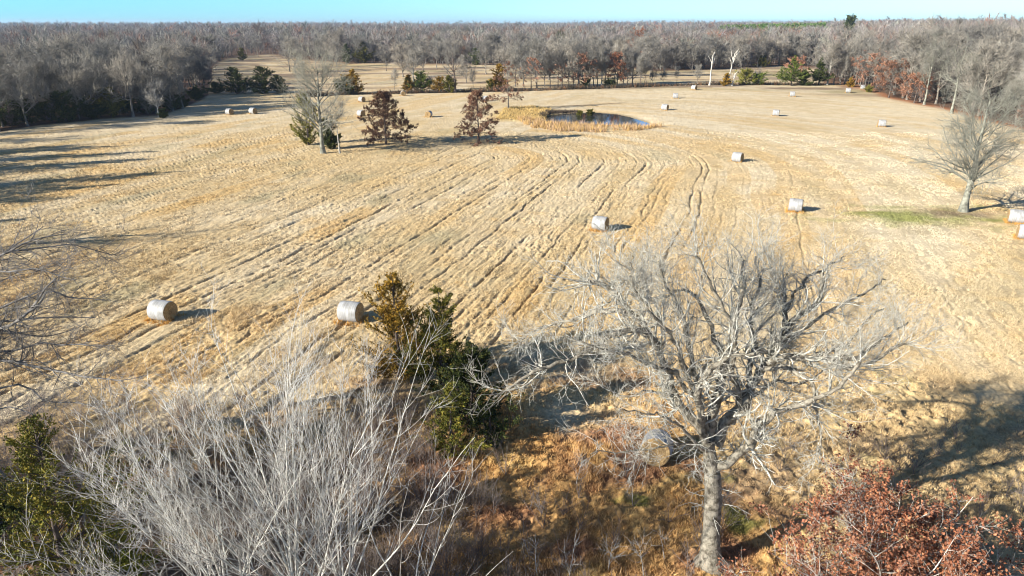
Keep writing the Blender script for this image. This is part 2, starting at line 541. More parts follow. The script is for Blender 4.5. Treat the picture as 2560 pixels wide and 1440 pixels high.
def build_grass():
    rng = np.random.default_rng(21)
    Vs, Cs = [], []
    # rough grass of the near ground
    X, Y = pick(44000, (-250, 2810), (760, 1640), rng)
    d = np.hypot(X, Y)
    keep = roughness(X, Y, d) > rng.uniform(0, 1, len(X))
    C = ground_color(X[keep], Y[keep]) * 1.15 * rng.uniform(.8, 1.2, (keep.sum(), 1))
    X, Y = X[keep], Y[keep]
    h = .34 + .22 * fbm(X / 2, Y / 2, 72)
    h = np.clip(h, .12, .8) * (1 - .35 * (X < -3)) * (1 - .5 * sm(X, 6, 13)) * (.62 + .38 * sm(d[keep], 25, 33))
    v, c = blades(X, Y, height(X, Y), h, np.full(len(X), .022), .5, C, rng, 8); Vs.append(v); Cs.append(c)
    # stubble and clumps of the mown field
    X, Y = pick(480000, (-100, 2660), (330, 960), rng)
    d = np.hypot(X, Y)
    u, a, b = rowcoord(X, Y); k = np.floor(u / 1.2); st, ph = tracks(u, a, b, k)
    keep = (d > 30) & (vn(u / .26, a / .55, 73) + .5 * vn(u / .3, a / 2.2, 76) + .5 * vn(u / .9, a / 1.6, 75) > -.2) & ~((np.abs(ph) < .15) & (st > .25)) & (wood_in(X, Y) < 0)
    X, Y, d = X[keep], Y[keep], d[keep]
    h = np.clip(.13 + .09 * fbm(X / 2.5, Y / 2.5, 74), .05, .32) * rng.uniform(.6, 1.4, len(X))
    v, c = blades(X, Y, height(X, Y), h, .008 + d * .00032, .75, ground_color(X, Y) * rng.uniform(.92, 1.2, (len(X), 1)), rng, 3); Vs.append(v); Cs.append(c)
    return np.concatenate(Vs), np.concatenate(Cs)


V, C = build_grass()
M_GRASS = colmat('dry_grass_blade')
o = link('dry_grass', mesh('dry_grass', V, None, np.arange(len(V)).reshape(-1, 3), M_GRASS, False, C))
tag(o, 'tufts of dry tan grass over the whole field', None, None, 'stuff')


def build_reeds():
    rng = np.random.default_rng(22)
    Vs, Cs = [], []
    front = [gp(a, b)[:2] for a, b in [(1290, 300), (1345, 301), (1400, 308), (1500, 312), (1600, 315), (1645, 313), (1660, 317), (1600, 325), (1500, 330), (1400, 329), (1330, 320)]]
    fr = np.array(front); lo, hi = fr.min(0), fr.max(0)
    X, Y = rng.uniform(lo[0], hi[0], 5200), rng.uniform(lo[1], hi[1], 5200)
    k = inpoly(X, Y, front) & ~inpoly(X, Y, POND) & (fbm(X / 1.5, Y / 1.5, 81) > -.35)
    X, Y = X[k], Y[k]
    C = np.where(rng.uniform(0, 1, (len(X), 1)) < .45, np.array([.55, .37, .15]), np.array([.45, .31, .19]))
    v, c = blades(X, Y, height(X, Y, False), rng.uniform(.35, 1.3, len(X)), np.full(len(X), .045), .2, C, rng, 5); Vs.append(v); Cs.append(c)
    b = np.array(BEACH); lo, hi = b.min(0), b.max(0)
    X, Y = rng.uniform(lo[0], hi[0], 2600), rng.uniform(lo[1], hi[1], 2600)
    k = inpoly(X, Y, BEACH); X, Y = X[k], Y[k]
    v, c = blades(X, Y, height(X, Y, False), rng.uniform(.2, .6, len(X)), np.full(len(X), .05), .5, np.tile(np.array([[.50, .36, .15]]), (len(X), 1)), rng, 5); Vs.append(v); Cs.append(c)
    # dark dead weeds on the far bank
    p = np.array([gp(a, c)[:2] for a, c in [(1352, 289), (1375, 281), (1410, 278), (1445, 277)]])
    t = rng.uniform(0, 2.99, 500); i = t.astype(int); f = (t - i)[:, None]
    q = p[i] * (1 - f) + p[i + 1] * f + rng.normal(0, .6, (500, 2))
    v, c = blades(q[:, 0], q[:, 1], height(q[:, 0], q[:, 1], False), rng.uniform(.2, .7, 500), np.full(500, .06), .35, np.tile(np.array([[.09, .07, .055]]), (500, 1)), rng, 6); Vs.append(v); Cs.append(c)
    return np.concatenate(Vs), np.concatenate(Cs)


V, C = build_reeds()
o = link('reeds', mesh('reeds', V, None, np.arange(len(V)).reshape(-1, 3), M_GRASS, False, C))
tag(o, 'tan reeds and sedge standing round the pond', None, None, 'stuff')

# ------------------------------------------------------------------ hay bales
BR, BL = .75, 1.42


def bale_meshes(seed):
    rng = np.random.default_rng(seed)
    na, nl = 56, 15
    xs = np.linspace(-BL / 2, BL / 2, nl)
    prof = BR * (1 - .055 * np.abs(xs / (BL / 2)) ** 5) + rng.normal(0, .004, nl)
    a = np.arange(na) * 2 * math.pi / na
    X = np.repeat(xs[:, None], na, 1)
    rad = prof[:, None] * (1 + .012 * vn(a[None] * 3, xs[:, None] * 2, seed))
    Yv, Zv = rad * np.cos(a)[None], rad * np.sin(a)[None]
    Zv = np.maximum(Zv, -BR * .93) + BR * .93          # sagged flat where it rests
    V = np.stack([X, Yv, Zv], -1).reshape(-1, 3)
    i, j = np.meshgrid(np.arange(nl - 1), np.arange(na), indexing='ij'); j2 = (j + 1) % na
    Q = np.stack([i * na + j, i * na + j2, (i + 1) * na + j2, (i + 1) * na + j], -1).reshape(-1, 4)
    wrap = mesh('wrap', V, Q, None, M_WRAP, True)
    ends = []
    for s, ring in ((-1, 0), (1, nl - 1)):
        R0 = V.reshape(nl, na, 3)[ring]
        c = np.array([s * BL / 2, 0, BR * .95])
        rings = [R0 * [1, 1, 1]]
        for q in (.93, .75, .55, .35, .15):
            r = c + (R0 - c) * q
            r[:, 0] = s * (BL / 2 + .04 + .03 * rng.uniform(-1, 1, na) - .05 * (1 - q))
            rings.append(r)
        W = np.r_[np.concatenate(rings), [c + [s * .0, 0, 0]]]
        k = len(rings)
        i, j = np.meshgrid(np.arange(k - 1), np.arange(na), indexing='ij'); j2 = (j + 1) % na
        q4 = np.stack([i * na + j, (i + 1) * na + j, (i + 1) * na + j2, i * na + j2], -1).reshape(-1, 4)
        t3 = np.stack([np.full(na, k * na), (k - 1) * na + (np.arange(na) + 1) % na, (k - 1) * na + np.arange(na)], -1)
        if s > 0: q4, t3 = q4[:, ::-1], t3[:, ::-1]
        ends.append(mesh('end_face', W, q4, t3, M_HAY))
    return wrap, ends


def _wrap(nt, b):
    tc = N(nt, 'ShaderNodeTexCoord')
    n1 = N(nt, 'ShaderNodeTexNoise', Scale=2.0, Detail=5.0)
    nt.links.new(tc.outputs['Object'], n1.inputs['Vector'])
    mp = N(nt, 'ShaderNodeMapping'); mp.inputs['Scale'].default_value = (1, .02, .02)
    nt.links.new(tc.outputs['Object'], mp.inputs['Vector'])
    wv = N(nt, 'ShaderNodeTexNoise', Scale=22.0, Detail=3.0)
    nt.links.new(mp.outputs[0], wv.inputs['Vector'])
    c = ramp(nt, n1.outputs['Fac'], [(.3, (.25, .25, .245)), (.6, (.38, .39, .405))])
    c2 = ramp(nt, wv.outputs['Fac'], [(.35, (.72, .70, .66)), (.6, (1.05, 1.05, 1.06))])
    nt.links.new(mul(nt, c, c2), b.inputs['Base Color'])
    bp = N(nt, 'ShaderNodeBump', Strength=.4, Distance=.02)
    nt.links.new(wv.outputs['Fac'], bp.inputs['Height']); nt.links.new(bp.outputs[0], b.inputs['Normal'])


def _hay(nt, b):
    tc = N(nt, 'ShaderNodeTexCoord')
    n1 = N(nt, 'ShaderNodeTexNoise', Scale=9.0, Detail=6.0, Roughness=.7)
    nt.links.new(tc.outputs['Object'], n1.inputs['Vector'])
    wv = N(nt, 'ShaderNodeTexWave', Scale=3.2, Distortion=2.5, Detail=3.0, _wave_type='RINGS', _rings_direction='X')
    mp = N(nt, 'ShaderNodeMapping'); mp.inputs['Location'].default_value = (0, 0, -.74)
    nt.links.new(tc.outputs['Object'], mp.inputs['Vector']); nt.links.new(mp.outputs[0], wv.inputs['Vector'])
    c = ramp(nt, n1.outputs['Fac'], [(.3, (.18, .11, .055)), (.55, (.38, .27, .14)), (.75, (.5, .38, .22))])
    c2 = ramp(nt, wv.outputs['Fac'], [(0, (.8, .78, .74)), (1, (1.05, 1.05, 1.05))])
    nt.links.new(mul(nt, c, c2), b.inputs['Base Color'])
    bp = N(nt, 'ShaderNodeBump', Strength=.8, Distance=.05)
    nt.links.new(n1.outputs['Fac'], bp.inputs['Height']); nt.links.new(bp.outputs[0], b.inputs['Normal'])


M_WRAP = mat('bale_net_wrap', _wrap, .55, .3)
M_HAY = mat('bale_hay', _hay, .95, .05)
BV = [bale_meshes(s) for s in (1, 2, 3)]
BALES = [  # px, py of the base, yaw, label
    (410, 797, -16, 'white round bale with a long dark shadow, standing alone before the bare thicket'),
    (878, 800, -14, 'white round bale half hidden behind the gold topped cedar'),
    (1500, 574, -27, 'white round bale in the open mown field above the pale oak'),
    (1987, 527, -24, 'white round bale just beyond the top of the pale oak crown'),
    (2537, 556, -30, 'white round bale beside the green turf of the lone oak, farther of its pair'),
    (2562, 596, -30, 'white round bale cut off by the picture edge, nearer of its pair'),
    (1843, 403, -38, 'white round bale with a black end in the middle of the pale field'),
    (574, 284, -30, 'white round bale in front of the dark wood, first of its pair'),
    (633, 282, -30, 'white round bale in front of the dark wood, second of its pair with a shadow'),
    (1662, 275, -34, 'white round bale just past the tapering end of the pond'),
    (1939, 288, -22, 'pale round bale with a thin dark shadow, between pond and lone oak'),
    (2203, 316, -20, 'pale grey round bale on bleached grass behind the lone oak'),
    (1688, 245, -15, 'small faint pale bale beyond the pond, behind the bale at its tip'),
    (1735, 225, -45, 'round bale with a dark end near the white dead tree'),
    (1980, 241, -18, 'pale bale with a dark shadow spot in front of the bright pine'),
    (2120, 230, -24, 'small pale bale below the small cedar at the far field edge'),
    (1008, 238, -78, 'round bale showing its tan end below the twin green junipers'),
    (1214, 252, -40, 'white bale with a shaded end behind the red leaved pin oak'),
    (1072, 292, -100, 'tan bale facing its round end out, between the two brown pin oaks'),
    (905, 253, -40, 'pale bale glimpsed above the forked bare tree'),
    (903, 289, -40, 'pale bale half hidden by the dark pin oak branches'),
    (1638, 1158, -109, 'round bale under the pale oak with its tan end in the sun'),
    (2157, 222, -30, 'tiny pale bale close to the salmon coloured oaks'),
]
HAYV, HAYC = [], []
_r = np.random.default_rng(5)
for i, (px, py, yaw, lab) in enumerate(BALES):
    p = gp(px, py)
    if i == 21: p = gp(px, py - 4)
    w, e = BV[i % 3]
    root = bpy.data.objects.new('hay_bale', None); COL.objects.link(root)
    root.location = (p[0], p[1], Hz0(p[0], p[1]) - .03); root.rotation_euler[2] = R(yaw)
    tag(root, lab, 'hay bale', 'round hay bales left in the field')
    link('wrap', w, root)
    for q in e: link('end_face', q, root)
    if i == 21: root.location.z += .06; root.rotation_euler[1] = R(-13); continue
    n = 150 if np.hypot(p[0], p[1]) < 110 else 40
    s = _r.uniform(-1, 1, (n, 2)) * [1.0, 1.05]
    s = s[(np.abs(s[:, 0]) > .62) | (np.abs(s[:, 1]) > .55)]
    c, q = math.cos(R(yaw)), math.sin(R(yaw))
    X, Y = p[0] + c * s[:, 0] - q * s[:, 1], p[1] + q * s[:, 0] + c * s[:, 1]
    v, cc = blades(X, Y, height(X, Y), _r.uniform(.15, .42, len(X)), np.full(len(X), .025), .35, np.tile(np.array([[.55, .31, .09]]), (len(X), 1)), _r, 7)
    HAYV.append(v); HAYC.append(cc)
V = np.concatenate(HAYV)
o = link('tall_grass', mesh('tall_grass', V, None, np.arange(len(V)).reshape(-1, 3), M_GRASS, False, np.concatenate(HAYC)))
tag(o, 'orange unmown grass left standing round the bales', None, None, 'stuff')

# ------------------------------------------------------------------ tree kit
def put(name, label, cat, loc, parts, group=None, rz=0.0, sc=1.0):
    """thing = Empty at the base with its parts below it: [(part name, mesh)]"""
    root = bpy.data.objects.new(name, None); COL.objects.link(root)
    root.location = [float(v) for v in loc]; root.rotation_euler[2] = rz
    root.scale = (sc,) * 3 if np.isscalar(sc) else tuple(float(s) for s in sc)
    tag(root, label, cat, group)
    for n, m in parts: link(n, m, root)
    return root


def trunk_line(h, lean, k, rng, wig=.04):
    t = np.linspace(0, 1, k)
    P = np.zeros((1, k, 3)); P[0, :, 2] = t * h
    P[0, :, 0] = lean[0] * t * h + np.cumsum(rng.normal(0, wig * h / k, k)) * (t > 0)
    P[0, :, 1] = lean[1] * t * h + np.cumsum(rng.normal(0, wig * h / k, k)) * (t > 0)
    P[0, 0] = 0
    return P


def flare(Rd, P, amt=.5, hh=.8):
    return Rd * (1 + amt * np.exp(-P[..., 2] / hh))


def bare_tree(seed, h=13.0, spread=.75, r=.24, fork=.35, n1=16, n2=7, n3=7, tw=.014, up=.10, dens=1.0, rr1=.55, lean=.04):
    """limbs on a trunk; returns trunk mesh arrays and crown arrays"""
    rng = np.random.default_rng(seed)
    P = trunk_line(h * .82, rng.normal(0, lean, 2), 10, rng, .05)
    P[:, 0, 2] = -.3
    Rd = flare(r * np.linspace(1, .22, 10)[None], P)
    L1, R1 = grow(P, Rd, n1, fork, .98, (34, 74), (.38 * spread, .62 * spread), 7, rr1, .13, up, rng, .25, .02, False, .35)
    L2, R2 = grow(L1, R1, n2, .2, 1.0, (25, 60), (.35, .65), 5, .55, .16, up, rng, .35, .010, False, .5)
    L3, R3 = grow(L2, R2, n3 * dens, .15, 1.0, (20, 60), (.7, 1.7), 4, .6, .2, up * .8, rng, .5, tw, True)
    tr = merge([tubes(P, Rd, 8), tubes(L1, R1, 5)])
    cr = merge([tubes(L2, R2, 3), tubes(L3, R3, 3)])
    return tr, cr


def cedar(seed, h, w, nb=150, leaf=.16, per=40, gap=.25, base=.05, columnar=.0, rise=1.0):
    """cone of ascending sprays on a trunk"""
    rng = np.random.default_rng(seed)
    P = trunk_line(h * .97, rng.normal(0, .03, 2), 8, rng, .03); P[:, 0, 2] = -.2
    Rd = flare((.014 * h + .04) * np.linspace(1, .1, 8)[None], P, .4)
    t = base + (1 - base) * rng.uniform(0, 1, nb) ** 1.15
    i = np.minimum((t * 7).astype(int), 6); f = (t * 7 - i)[:, None]
    p0 = P[0, i] * (1 - f) + P[0, i + 1] * f
    az = rng.uniform(0, 2 * math.pi, nb)
    lobe = 1 + .35 * np.sin(az * 2 + t * 9 + seed) + .25 * np.sin(az * 3 - t * 14)
    prof = (np.clip(1 - t, 0, 1) ** (.85 - columnar * .4) * .95 + .06) * np.minimum(1, .55 + t * 3)
    L = w * .5 * prof * lobe * rng.uniform(.55, 1.25, nb)
    el = np.radians(rng.uniform(5, 40, nb) * rise + 25 * t * rise)
    k = 6
    B = np.zeros((nb, k, 3)); B[:, 0] = p0
    for j in range(1, k):
        e = el + j * .10 * rise
        B[:, j] = B[:, j - 1] + np.stack([np.cos(az) * np.cos(e), np.sin(az) * np.cos(e), np.sin(e)], -1) * (L / (k - 1))[:, None]
    RB = np.maximum(.012 * h * .25, .012) * np.linspace(1, .3, k)[None] * np.ones((nb, 1))
    L2, _ = grow(B, RB, 5, gap, 1.0, (20, 50), (.22, .48), 4, .5, .10, .05, rng, .4, .004, False, .3)
    tot = nb * per
    ls = np.r_[plen(B) * .8, plen(L2)]
    SP = np.concatenate([smooth_to(B, 4), L2])
    bi = rng.choice(len(SP), tot, p=ls / ls.sum())
    s = rng.uniform(.1, 1.05, tot); s[bi < nb] = rng.uniform(max(gap, .3), 1.05, (bi < nb).sum())
    fi = np.minimum((s * 3).astype(int), 2); fr = (s * 3 - fi)[:, None]
    q = SP[bi, fi] * (1 - fr) + SP[bi, fi + 1] * fr + rng.normal(0, leaf * .42, (tot, 3)) * [1, 1, .6]
    d = SP[bi, 3] - SP[bi, 0]; d /= np.linalg.norm(d, axis=1, keepdims=True) + 1e-9
    lv = leaves(q, np.full(tot, leaf), rng, .42, d * 1.5 + [0, 0, .5])
    return merge([tubes(P, Rd, 6), tubes(B, RB, 3)]), lv


def leafy(seed, h, w, nb=26, droop=-.03, lf=.18, nl=6, n2=8, base=.18, r=.16, conic=True, keep=1.0, n3=3, side=1.0):
    """broad-leaf tree that keeps dry leaves: straight leader, level branches, sparse leaf clumps"""
    rng = np.random.default_rng(seed)
    P = trunk_line(h, rng.normal(0, .02, 2), 10, rng, .025); P[:, 0, 2] = -.2
    Rd = flare(r * np.linspace(1, .12, 10)[None], P)
    t = np.linspace(base, .98, nb) + rng.normal(0, .012, nb)
    t = np.clip(t, base, .99)
    i = np.minimum((t * 9).astype(int), 8); f = (t * 9 - i)[:, None]
    p0 = P[0, i] * (1 - f) + P[0, i + 1] * f
    az = np.arange(nb) * 2.4 + rng.normal(0, .3, nb)
    prof = (1 - t) ** .8 * 1.02 + .08 if conic else np.sqrt(np.clip(1 - ((t - .5) / .55) ** 2, .05, 1))
    L = w * .5 * prof * rng.uniform(.75, 1.15, nb)
    el = np.radians(5 + 45 * (t - .15))
    k = 6; B = np.zeros((nb, k, 3)); B[:, 0] = p0
    D = np.stack([np.cos(az) * np.cos(el), np.sin(az) * np.cos(el), np.sin(el)], -1)
    for j in range(1, k):
        D = D + rng.normal(0, .07, D.shape); D[:, 2] += droop
        D /= np.linalg.norm(D, axis=1, keepdims=True)
        B[:, j] = B[:, j - 1] + D * (L / (k - 1))[:, None]
    RB = (np.maximum(.3 * r * (1 - t), .02))[:, None] * np.linspace(1, .25, k)[None]
    L2, R2 = grow(B, RB, n2, .2, 1, (25, 60), (.25 * side, .5 * side), 4, .5, .12, 0, rng, .4, .010)
    L3, R3 = grow(L2, R2, n3, .3, 1, (20, 55), (.3 * side, .7 * side), 3, .6, .15, 0, rng, .5, .008, True)
    n = len(L3) * nl
    wt = np.hypot(L3[:, 0, 0], L3[:, 0, 1]) + .12 * w; bi = rng.choice(len(L3), n, p=wt / wt.sum()) if conic else rng.integers(0, len(L3), n); s = rng.uniform(.2, 1.05, n)[:, None]
    q = L3[bi, 0] * (1 - s) + L3[bi, 2] * s + rng.normal(0, lf * .6, (n, 3))
    if keep < 1:
        q = q[(vn(q[:, 0] / 1.1 + q[:, 2], q[:, 1] / 1.1 - q[:, 2], seed) * .5 + .5) < keep]
    lv = leaves(q, np.full(len(q), lf), rng, .65)
    return merge([tubes(P, Rd, 7), tubes(B, RB, 4)]), merge([tubes(L2, R2, 3), tubes(L3, R3, 3)]), lv


def mq(name, arr, m, smooth=False):
    return mesh(name, arr[0], arr[1], None, m, smooth)


# ------------------------------------------------------------------ the pale oak
def build_oak():
    rng = np.random.default_rng(101)
    limbs = {  # pixels, depth from-to, radius from-to
        'A': ([(1768, 1105), (1748, 1072), (1725, 1052), (1687, 992), (1670, 941), (1652, 893), (1627, 850), (1605, 820), (1579, 799), (1558, 777), (1541, 752), (1519, 730), (1489, 717), (1470, 704)], 21.3, 23.3, .15, .06),
        'B': ([(1640, 872), (1605, 827), (1541, 833), (1498, 859), (1455, 889), (1412, 915), (1360, 937), (1326, 954), (1283, 979), (1232, 996)], 22.0, 20.0, .10, .03),
        'C': ([(1567, 790), (1532, 777), (1489, 788), (1446, 805), (1395, 820), (1352, 833), (1290, 857)], 22.6, 25.0, .085, .02),
        'D': ([(1775, 1110), (1777, 1070), (1786, 1018), (1799, 967), (1806, 932), (1833, 881), (1842, 836), (1850, 780), (1858, 720), (1860, 650)], 21.3, 22.8, .19, .03),
        'N': ([(1768, 1120), (1762, 1060), (1755, 1000), (1768, 945), (1803, 915), (1842, 889), (1885, 885)], 21.2, 20.0, .13, .05),
        'E': ([(1788, 1120), (1822, 1062), (1867, 1022), (1885, 979), (1906, 941), (1928, 898), (1949, 863), (1971, 825), (1992, 790), (2035, 765), (2057, 726), (2056, 680)], 21.2, 23.2, .21, .045),
        'O': ([(1966, 835), (1971, 800), (1966, 760), (1958, 726), (1945, 696), (1923, 660)], 22.4, 25.0, .10, .035),
        'F': ([(1922, 908), (1965, 890), (2013, 885), (2056, 889), (2099, 894), (2142, 915), (2177, 912), (2228, 868), (2293, 859)], 22.0, 20.6, .12, .025),
        'G': ([(1786, 1165), (1833, 1151), (1876, 1117), (1893, 1078), (1928, 1048), (1971, 1018), (2022, 1005), (2078, 984), (2121, 949), (2150, 905)], 21.2, 19.7, .14, .04),
        'H': ([(1915, 922), (1953, 917), (1988, 928), (2022, 958), (2026, 1005), (2039, 1048), (2056, 1095), (2048, 1138)], 21.8, 20.2, .085, .02),
        'I': ([(2030, 886), (2091, 863), (2134, 829), (2164, 803), (2210, 772)], 21.6, 23.2, .07, .018),
        'J': ([(1772, 1130), (1745, 1100), (1700, 1068), (1660, 1048), (1605, 1040), (1555, 1022)], 21.2, 19.3, .06, .012),
        'K': ([(1815, 905), (1790, 850), (1765, 780), (1738, 732), (1670, 743), (1605, 743), (1572, 733)], 21.9, 24.2, .085, .02),
        'P': ([(1770, 1145), (1720, 1118), (1660, 1112), (1600, 1132), (1530, 1138), (1476, 1136)], 21.2, 20.0, .05, .012),
        'Q': ([(1830, 1060), (1850, 1000), (1830, 930), (1842, 860), (1800, 760), (1770, 690), (1740, 640)], 21.6, 21.0, .10, .025),
        'S': ([(1867, 1022), (1862, 960), (1872, 880), (1868, 800), (1895, 720), (1890, 640)], 21.8, 23.5, .11, .03),
        'U': ([(1700, 1010), (1665, 1000), (1620, 985), (1560, 990), (1500, 960)], 21.7, 23.2, .05, .012),
        'X': ([(1949, 870), (2020, 815), (2090, 770), (2160, 735), (2215, 700)], 22.2, 24.3, .07, .018),
        'Y': ([(1966, 765), (2010, 715), (2060, 680), (2110, 640)], 23.4, 25.5, .06, .018),
        'Z': ([(2099, 894), (2160, 865), (2220, 830), (2270, 805)], 21.0, 22.2, .06, .018),
        'AA': ([(1762, 1070), (1745, 980), (1722, 890), (1705, 810), (1672, 730), (1650, 650)], 21.3, 22.6, .11, .025),
        'AB': ([(1752, 1010), (1722, 945), (1690, 870), (1640, 800), (1600, 730), (1575, 655)], 21.2, 20.8, .085, .02),
        'AC': ([(1735, 985), (1690, 925), (1640, 905), (1580, 880), (1520, 880), (1450, 850)], 21.3, 20.2, .075, .018),
        'W': ([(1880, 990), (1930, 960), (1990, 965), (2060, 940), (2110, 900)], 21.8, 23.0, .06, .015),
    }
    base = at(1775, 1412, 21.2)
    tp = [at(x, y, 21.2) for x, y in [(1775, 1412), (1777, 1360), (1780, 1300), (1783, 1240), (1780, 1180), (1775, 1140), (1771, 1100)]]
    tp = smoothline(tp, 18); tp[0, 2] -= .3
    tr = np.r_[np.linspace(.36, .32, 12), np.linspace(.31, .20, 6)]
    tr = tr * (1 + .75 * np.exp(-(tp[:, 2] - tp[0, 2] - .3) / .42))
    origin = np.array([tp[0, 0], tp[0, 1], 0])
    K = 26
    LP, LR, names = [], [], []
    for k, (pts, d0, d1, r0, r1) in limbs.items():
        n = len(pts)
        P = smoothline([at(x, y, d0 + (d1 - d0) * (i / (n - 1)) ** .9) for i, (x, y) in enumerate(pts)], K)
        w = np.cumsum(rng.normal(0, .046, (K, 3)), 0); w -= np.linspace(0, 1, K)[:, None] * w[-1]
        P = P + w
        LP.append(P); LR.append(r0 + (r1 - r0) * np.linspace(0, 1, K) ** .8); names.append(k)
    LP, LR = np.array(LP) - origin, np.array(LR) * 1.3
    LR = LR * (1 + .10 * rng.normal(size=LR.shape))
    root = bpy.data.objects.new('pale_oak', None); COL.objects.link(root)
    root.location = origin
    tag(root, 'big pale bare oak with spreading crooked limbs, standing over a bale', 'tree')
    link('trunk', mq('trunk', tubes(tp[None] - origin, tr[None] * (1 + .04 * rng.normal(size=(1, 18))), 14), M_OAK, True), root)
    ln = plen(LP)
    L1, R1 = grow(LP, LR, ln * np.array([5.0 if q in ('F', 'I', 'W', 'E', 'O', 'G', 'X', 'Y', 'Z', 'B', 'C', 'H', 'AA', 'AB', 'AC') else 3.6 for q in names]), .14, 1.0, (25, 80), (.6, 2.0), 8, .38, .27, .09, rng, .3, .013, True)
    # long upright shoots along the upper limbs
    top = [names.index(q) for q in ('A', 'D', 'E', 'O', 'Q', 'S', 'K', 'F', 'AA', 'AB')]
    Lu, Ru = grow(LP[top], LR[top], 10, .45, 1.0, (20, 65), (1.1, 2.3), 9, .42, .10, .16, rng, .25, .014, True)
    L1 = np.concatenate([smooth_to(L1, 9), Lu]); R1 = np.concatenate([rad_to(R1, 9), Ru])
    L2, R2 = grow(L1, R1, plen(L1) * 5.0, .12, 1.0, (25, 65), (.28, 1.0), 6, .6, .24, .06, rng, .45, .0085, True)
    L3, R3 = grow(L2, R2, plen(L2) * 4.6, .2, 1.0, (25, 60), (.15, .45), 3, .7, .2, .05, rng, .5, .0055, True)
    for j in range(len(names)):
        link('limb', mq('limb', tubes(LP[j:j + 1], LR[j:j + 1], 9), M_OAK, True), root)
    # thin whiskers round the trunk
    LT, RT = grow((tp[None] - origin), tr[None], 34, .45, 1.0, (60, 100), (.5, 1.5), 6, .06, .22, .02, rng, .4, .009, True)
    LT2, RT2 = grow(LT, RT, 4, .2, 1, (25, 65), (.2, .6), 4, .7, .22, 0, rng, .5, .006, True)
    link('crown', mq('crown', merge([tubes(L1, R1, 4), tubes(L2, R2, 3), tubes(L3, R3, 3), tubes(LT, RT, 3), tubes(LT2, RT2, 3)]), M_OAKT), root)
    print('oak twigs', len(L1), len(L2), len(L3))


build_oak()


# ------------------------------------------------------------------ near bare thicket trees (vase shaped, many stems)
def vase_tree(seed, loc, h, nst, spread, label, lean=(0, 0), r=.13, dens=1.0):
    rng = np.random.default_rng(seed)
    P = trunk_line(h * .24, lean, 6, rng, .05); P[:, 0, 2] = -.3
    Rd = flare(r * np.linspace(1, .85, 6)[None], P, .35, .4)
    az = np.arange(nst) * 2.4 + rng.normal(0, .35, nst)
    el = np.radians(90 - spread * np.sqrt((np.arange(nst) + .6) / nst) + rng.normal(0, 4, nst))
    t = rng.uniform(.45, 1.0, nst); i = np.minimum((t * 5).astype(int), 4); f = (t * 5 - i)[:, None]
    p0 = P[0, i] * (1 - f) + P[0, i + 1] * f
    K = 14
    D = np.stack([np.cos(az) * np.cos(el) + lean[0], np.sin(az) * np.cos(el) + lean[1], np.sin(el)], -1)
    L = h * .85 * rng.uniform(.72, 1.05, nst)
    B = np.zeros((nst, K, 3)); B[:, 0] = p0
    for j in range(1, K):
        D = D + rng.normal(0, .045, D.shape); D[:, 2] += .022
        D /= np.linalg.norm(D, axis=1, keepdims=True)
        B[:, j] = B[:, j - 1] + D * (L / (K - 1))[:, None]
    RB = r * rng.uniform(.26, .44, nst)[:, None] * np.linspace(1, .12, K)[None]
    L1, R1 = grow(B, RB, 9 * dens, .22, .97, (16, 42), (.22, .5), 9, .5, .06, .05, rng, .2, .010, False, .55)
    Ls, Rs = grow(B, RB, 9 * dens, .15, .95, (30, 65), (.5, 1.4), 6, .4, .10, .07, rng, .3, .008, True)
    L2, R2 = grow(L1, R1, 4.6 * dens, .12, 1, (18, 50), (.45, 1.2), 6, .55, .09, .06, rng, .3, .0065, True)
    L3, R3 = grow(L2, R2, 2.0 * dens, .2, 1, (20, 55), (.2, .6), 4, .6, .13, .06, rng, .4, .0045, True)
    L4, R4 = grow(Ls, Rs, 1.5 * dens, .2, 1, (20, 55), (.2, .7), 4, .6, .13, .06, rng, .4, .005, True)
    root = bpy.data.objects.new('thicket_tree', None); COL.objects.link(root)
    root.location = loc
    tag(root, label, 'tree', 'bare many stemmed trees of the near thicket')
    link('trunk', mq('trunk', tubes(P, Rd, 9), M_ASH, True), root)
    for j in range(nst): link('stem', mq('stem', tubes(B[j:j + 1], RB[j:j + 1], 6), M_ASH, True), root)
    link('crown', mq('crown', merge([tubes(L1, R1, 4), tubes(Ls, Rs, 3), tubes(L2, R2, 3), tubes(L3, R3, 3), tubes(L4, R4, 3)]), M_ASHT), root)


def G(px, py):
    p = gp(px, py)
    return (p[0], p[1], Hz0(p[0], p[1]))


vase_tree(201, G(872, 1625), 11.3, 17, 38, 'tall bare tree of pale upright stems in front of the gold topped cedar', (-.03, .10), .105, .9)
vase_tree(202, G(765, 1635), 11.8, 20, 44, 'bare tree fanning pale stems widely, between the tallest thicket tree and the leaning one', (-.06, .11), .11, 1.05)
vase_tree(203, G(600, 1640), 9.8, 16, 44, 'leaning bare tree with purple grey twigs in the middle of the thicket', (-.07, .10), .10)
vase_tree(204, G(290, 1600), 5.0, 9, 46, 'low bare tree whose pale twigs cross the dark yellow green cedar', (-.06, .04), .08, .55)
vase_tree(205, G(1010, 1640), 7.4, 7, 54, 'low bare tree spreading long pale stems over the brown grass', (.16, .03), .08, .4)

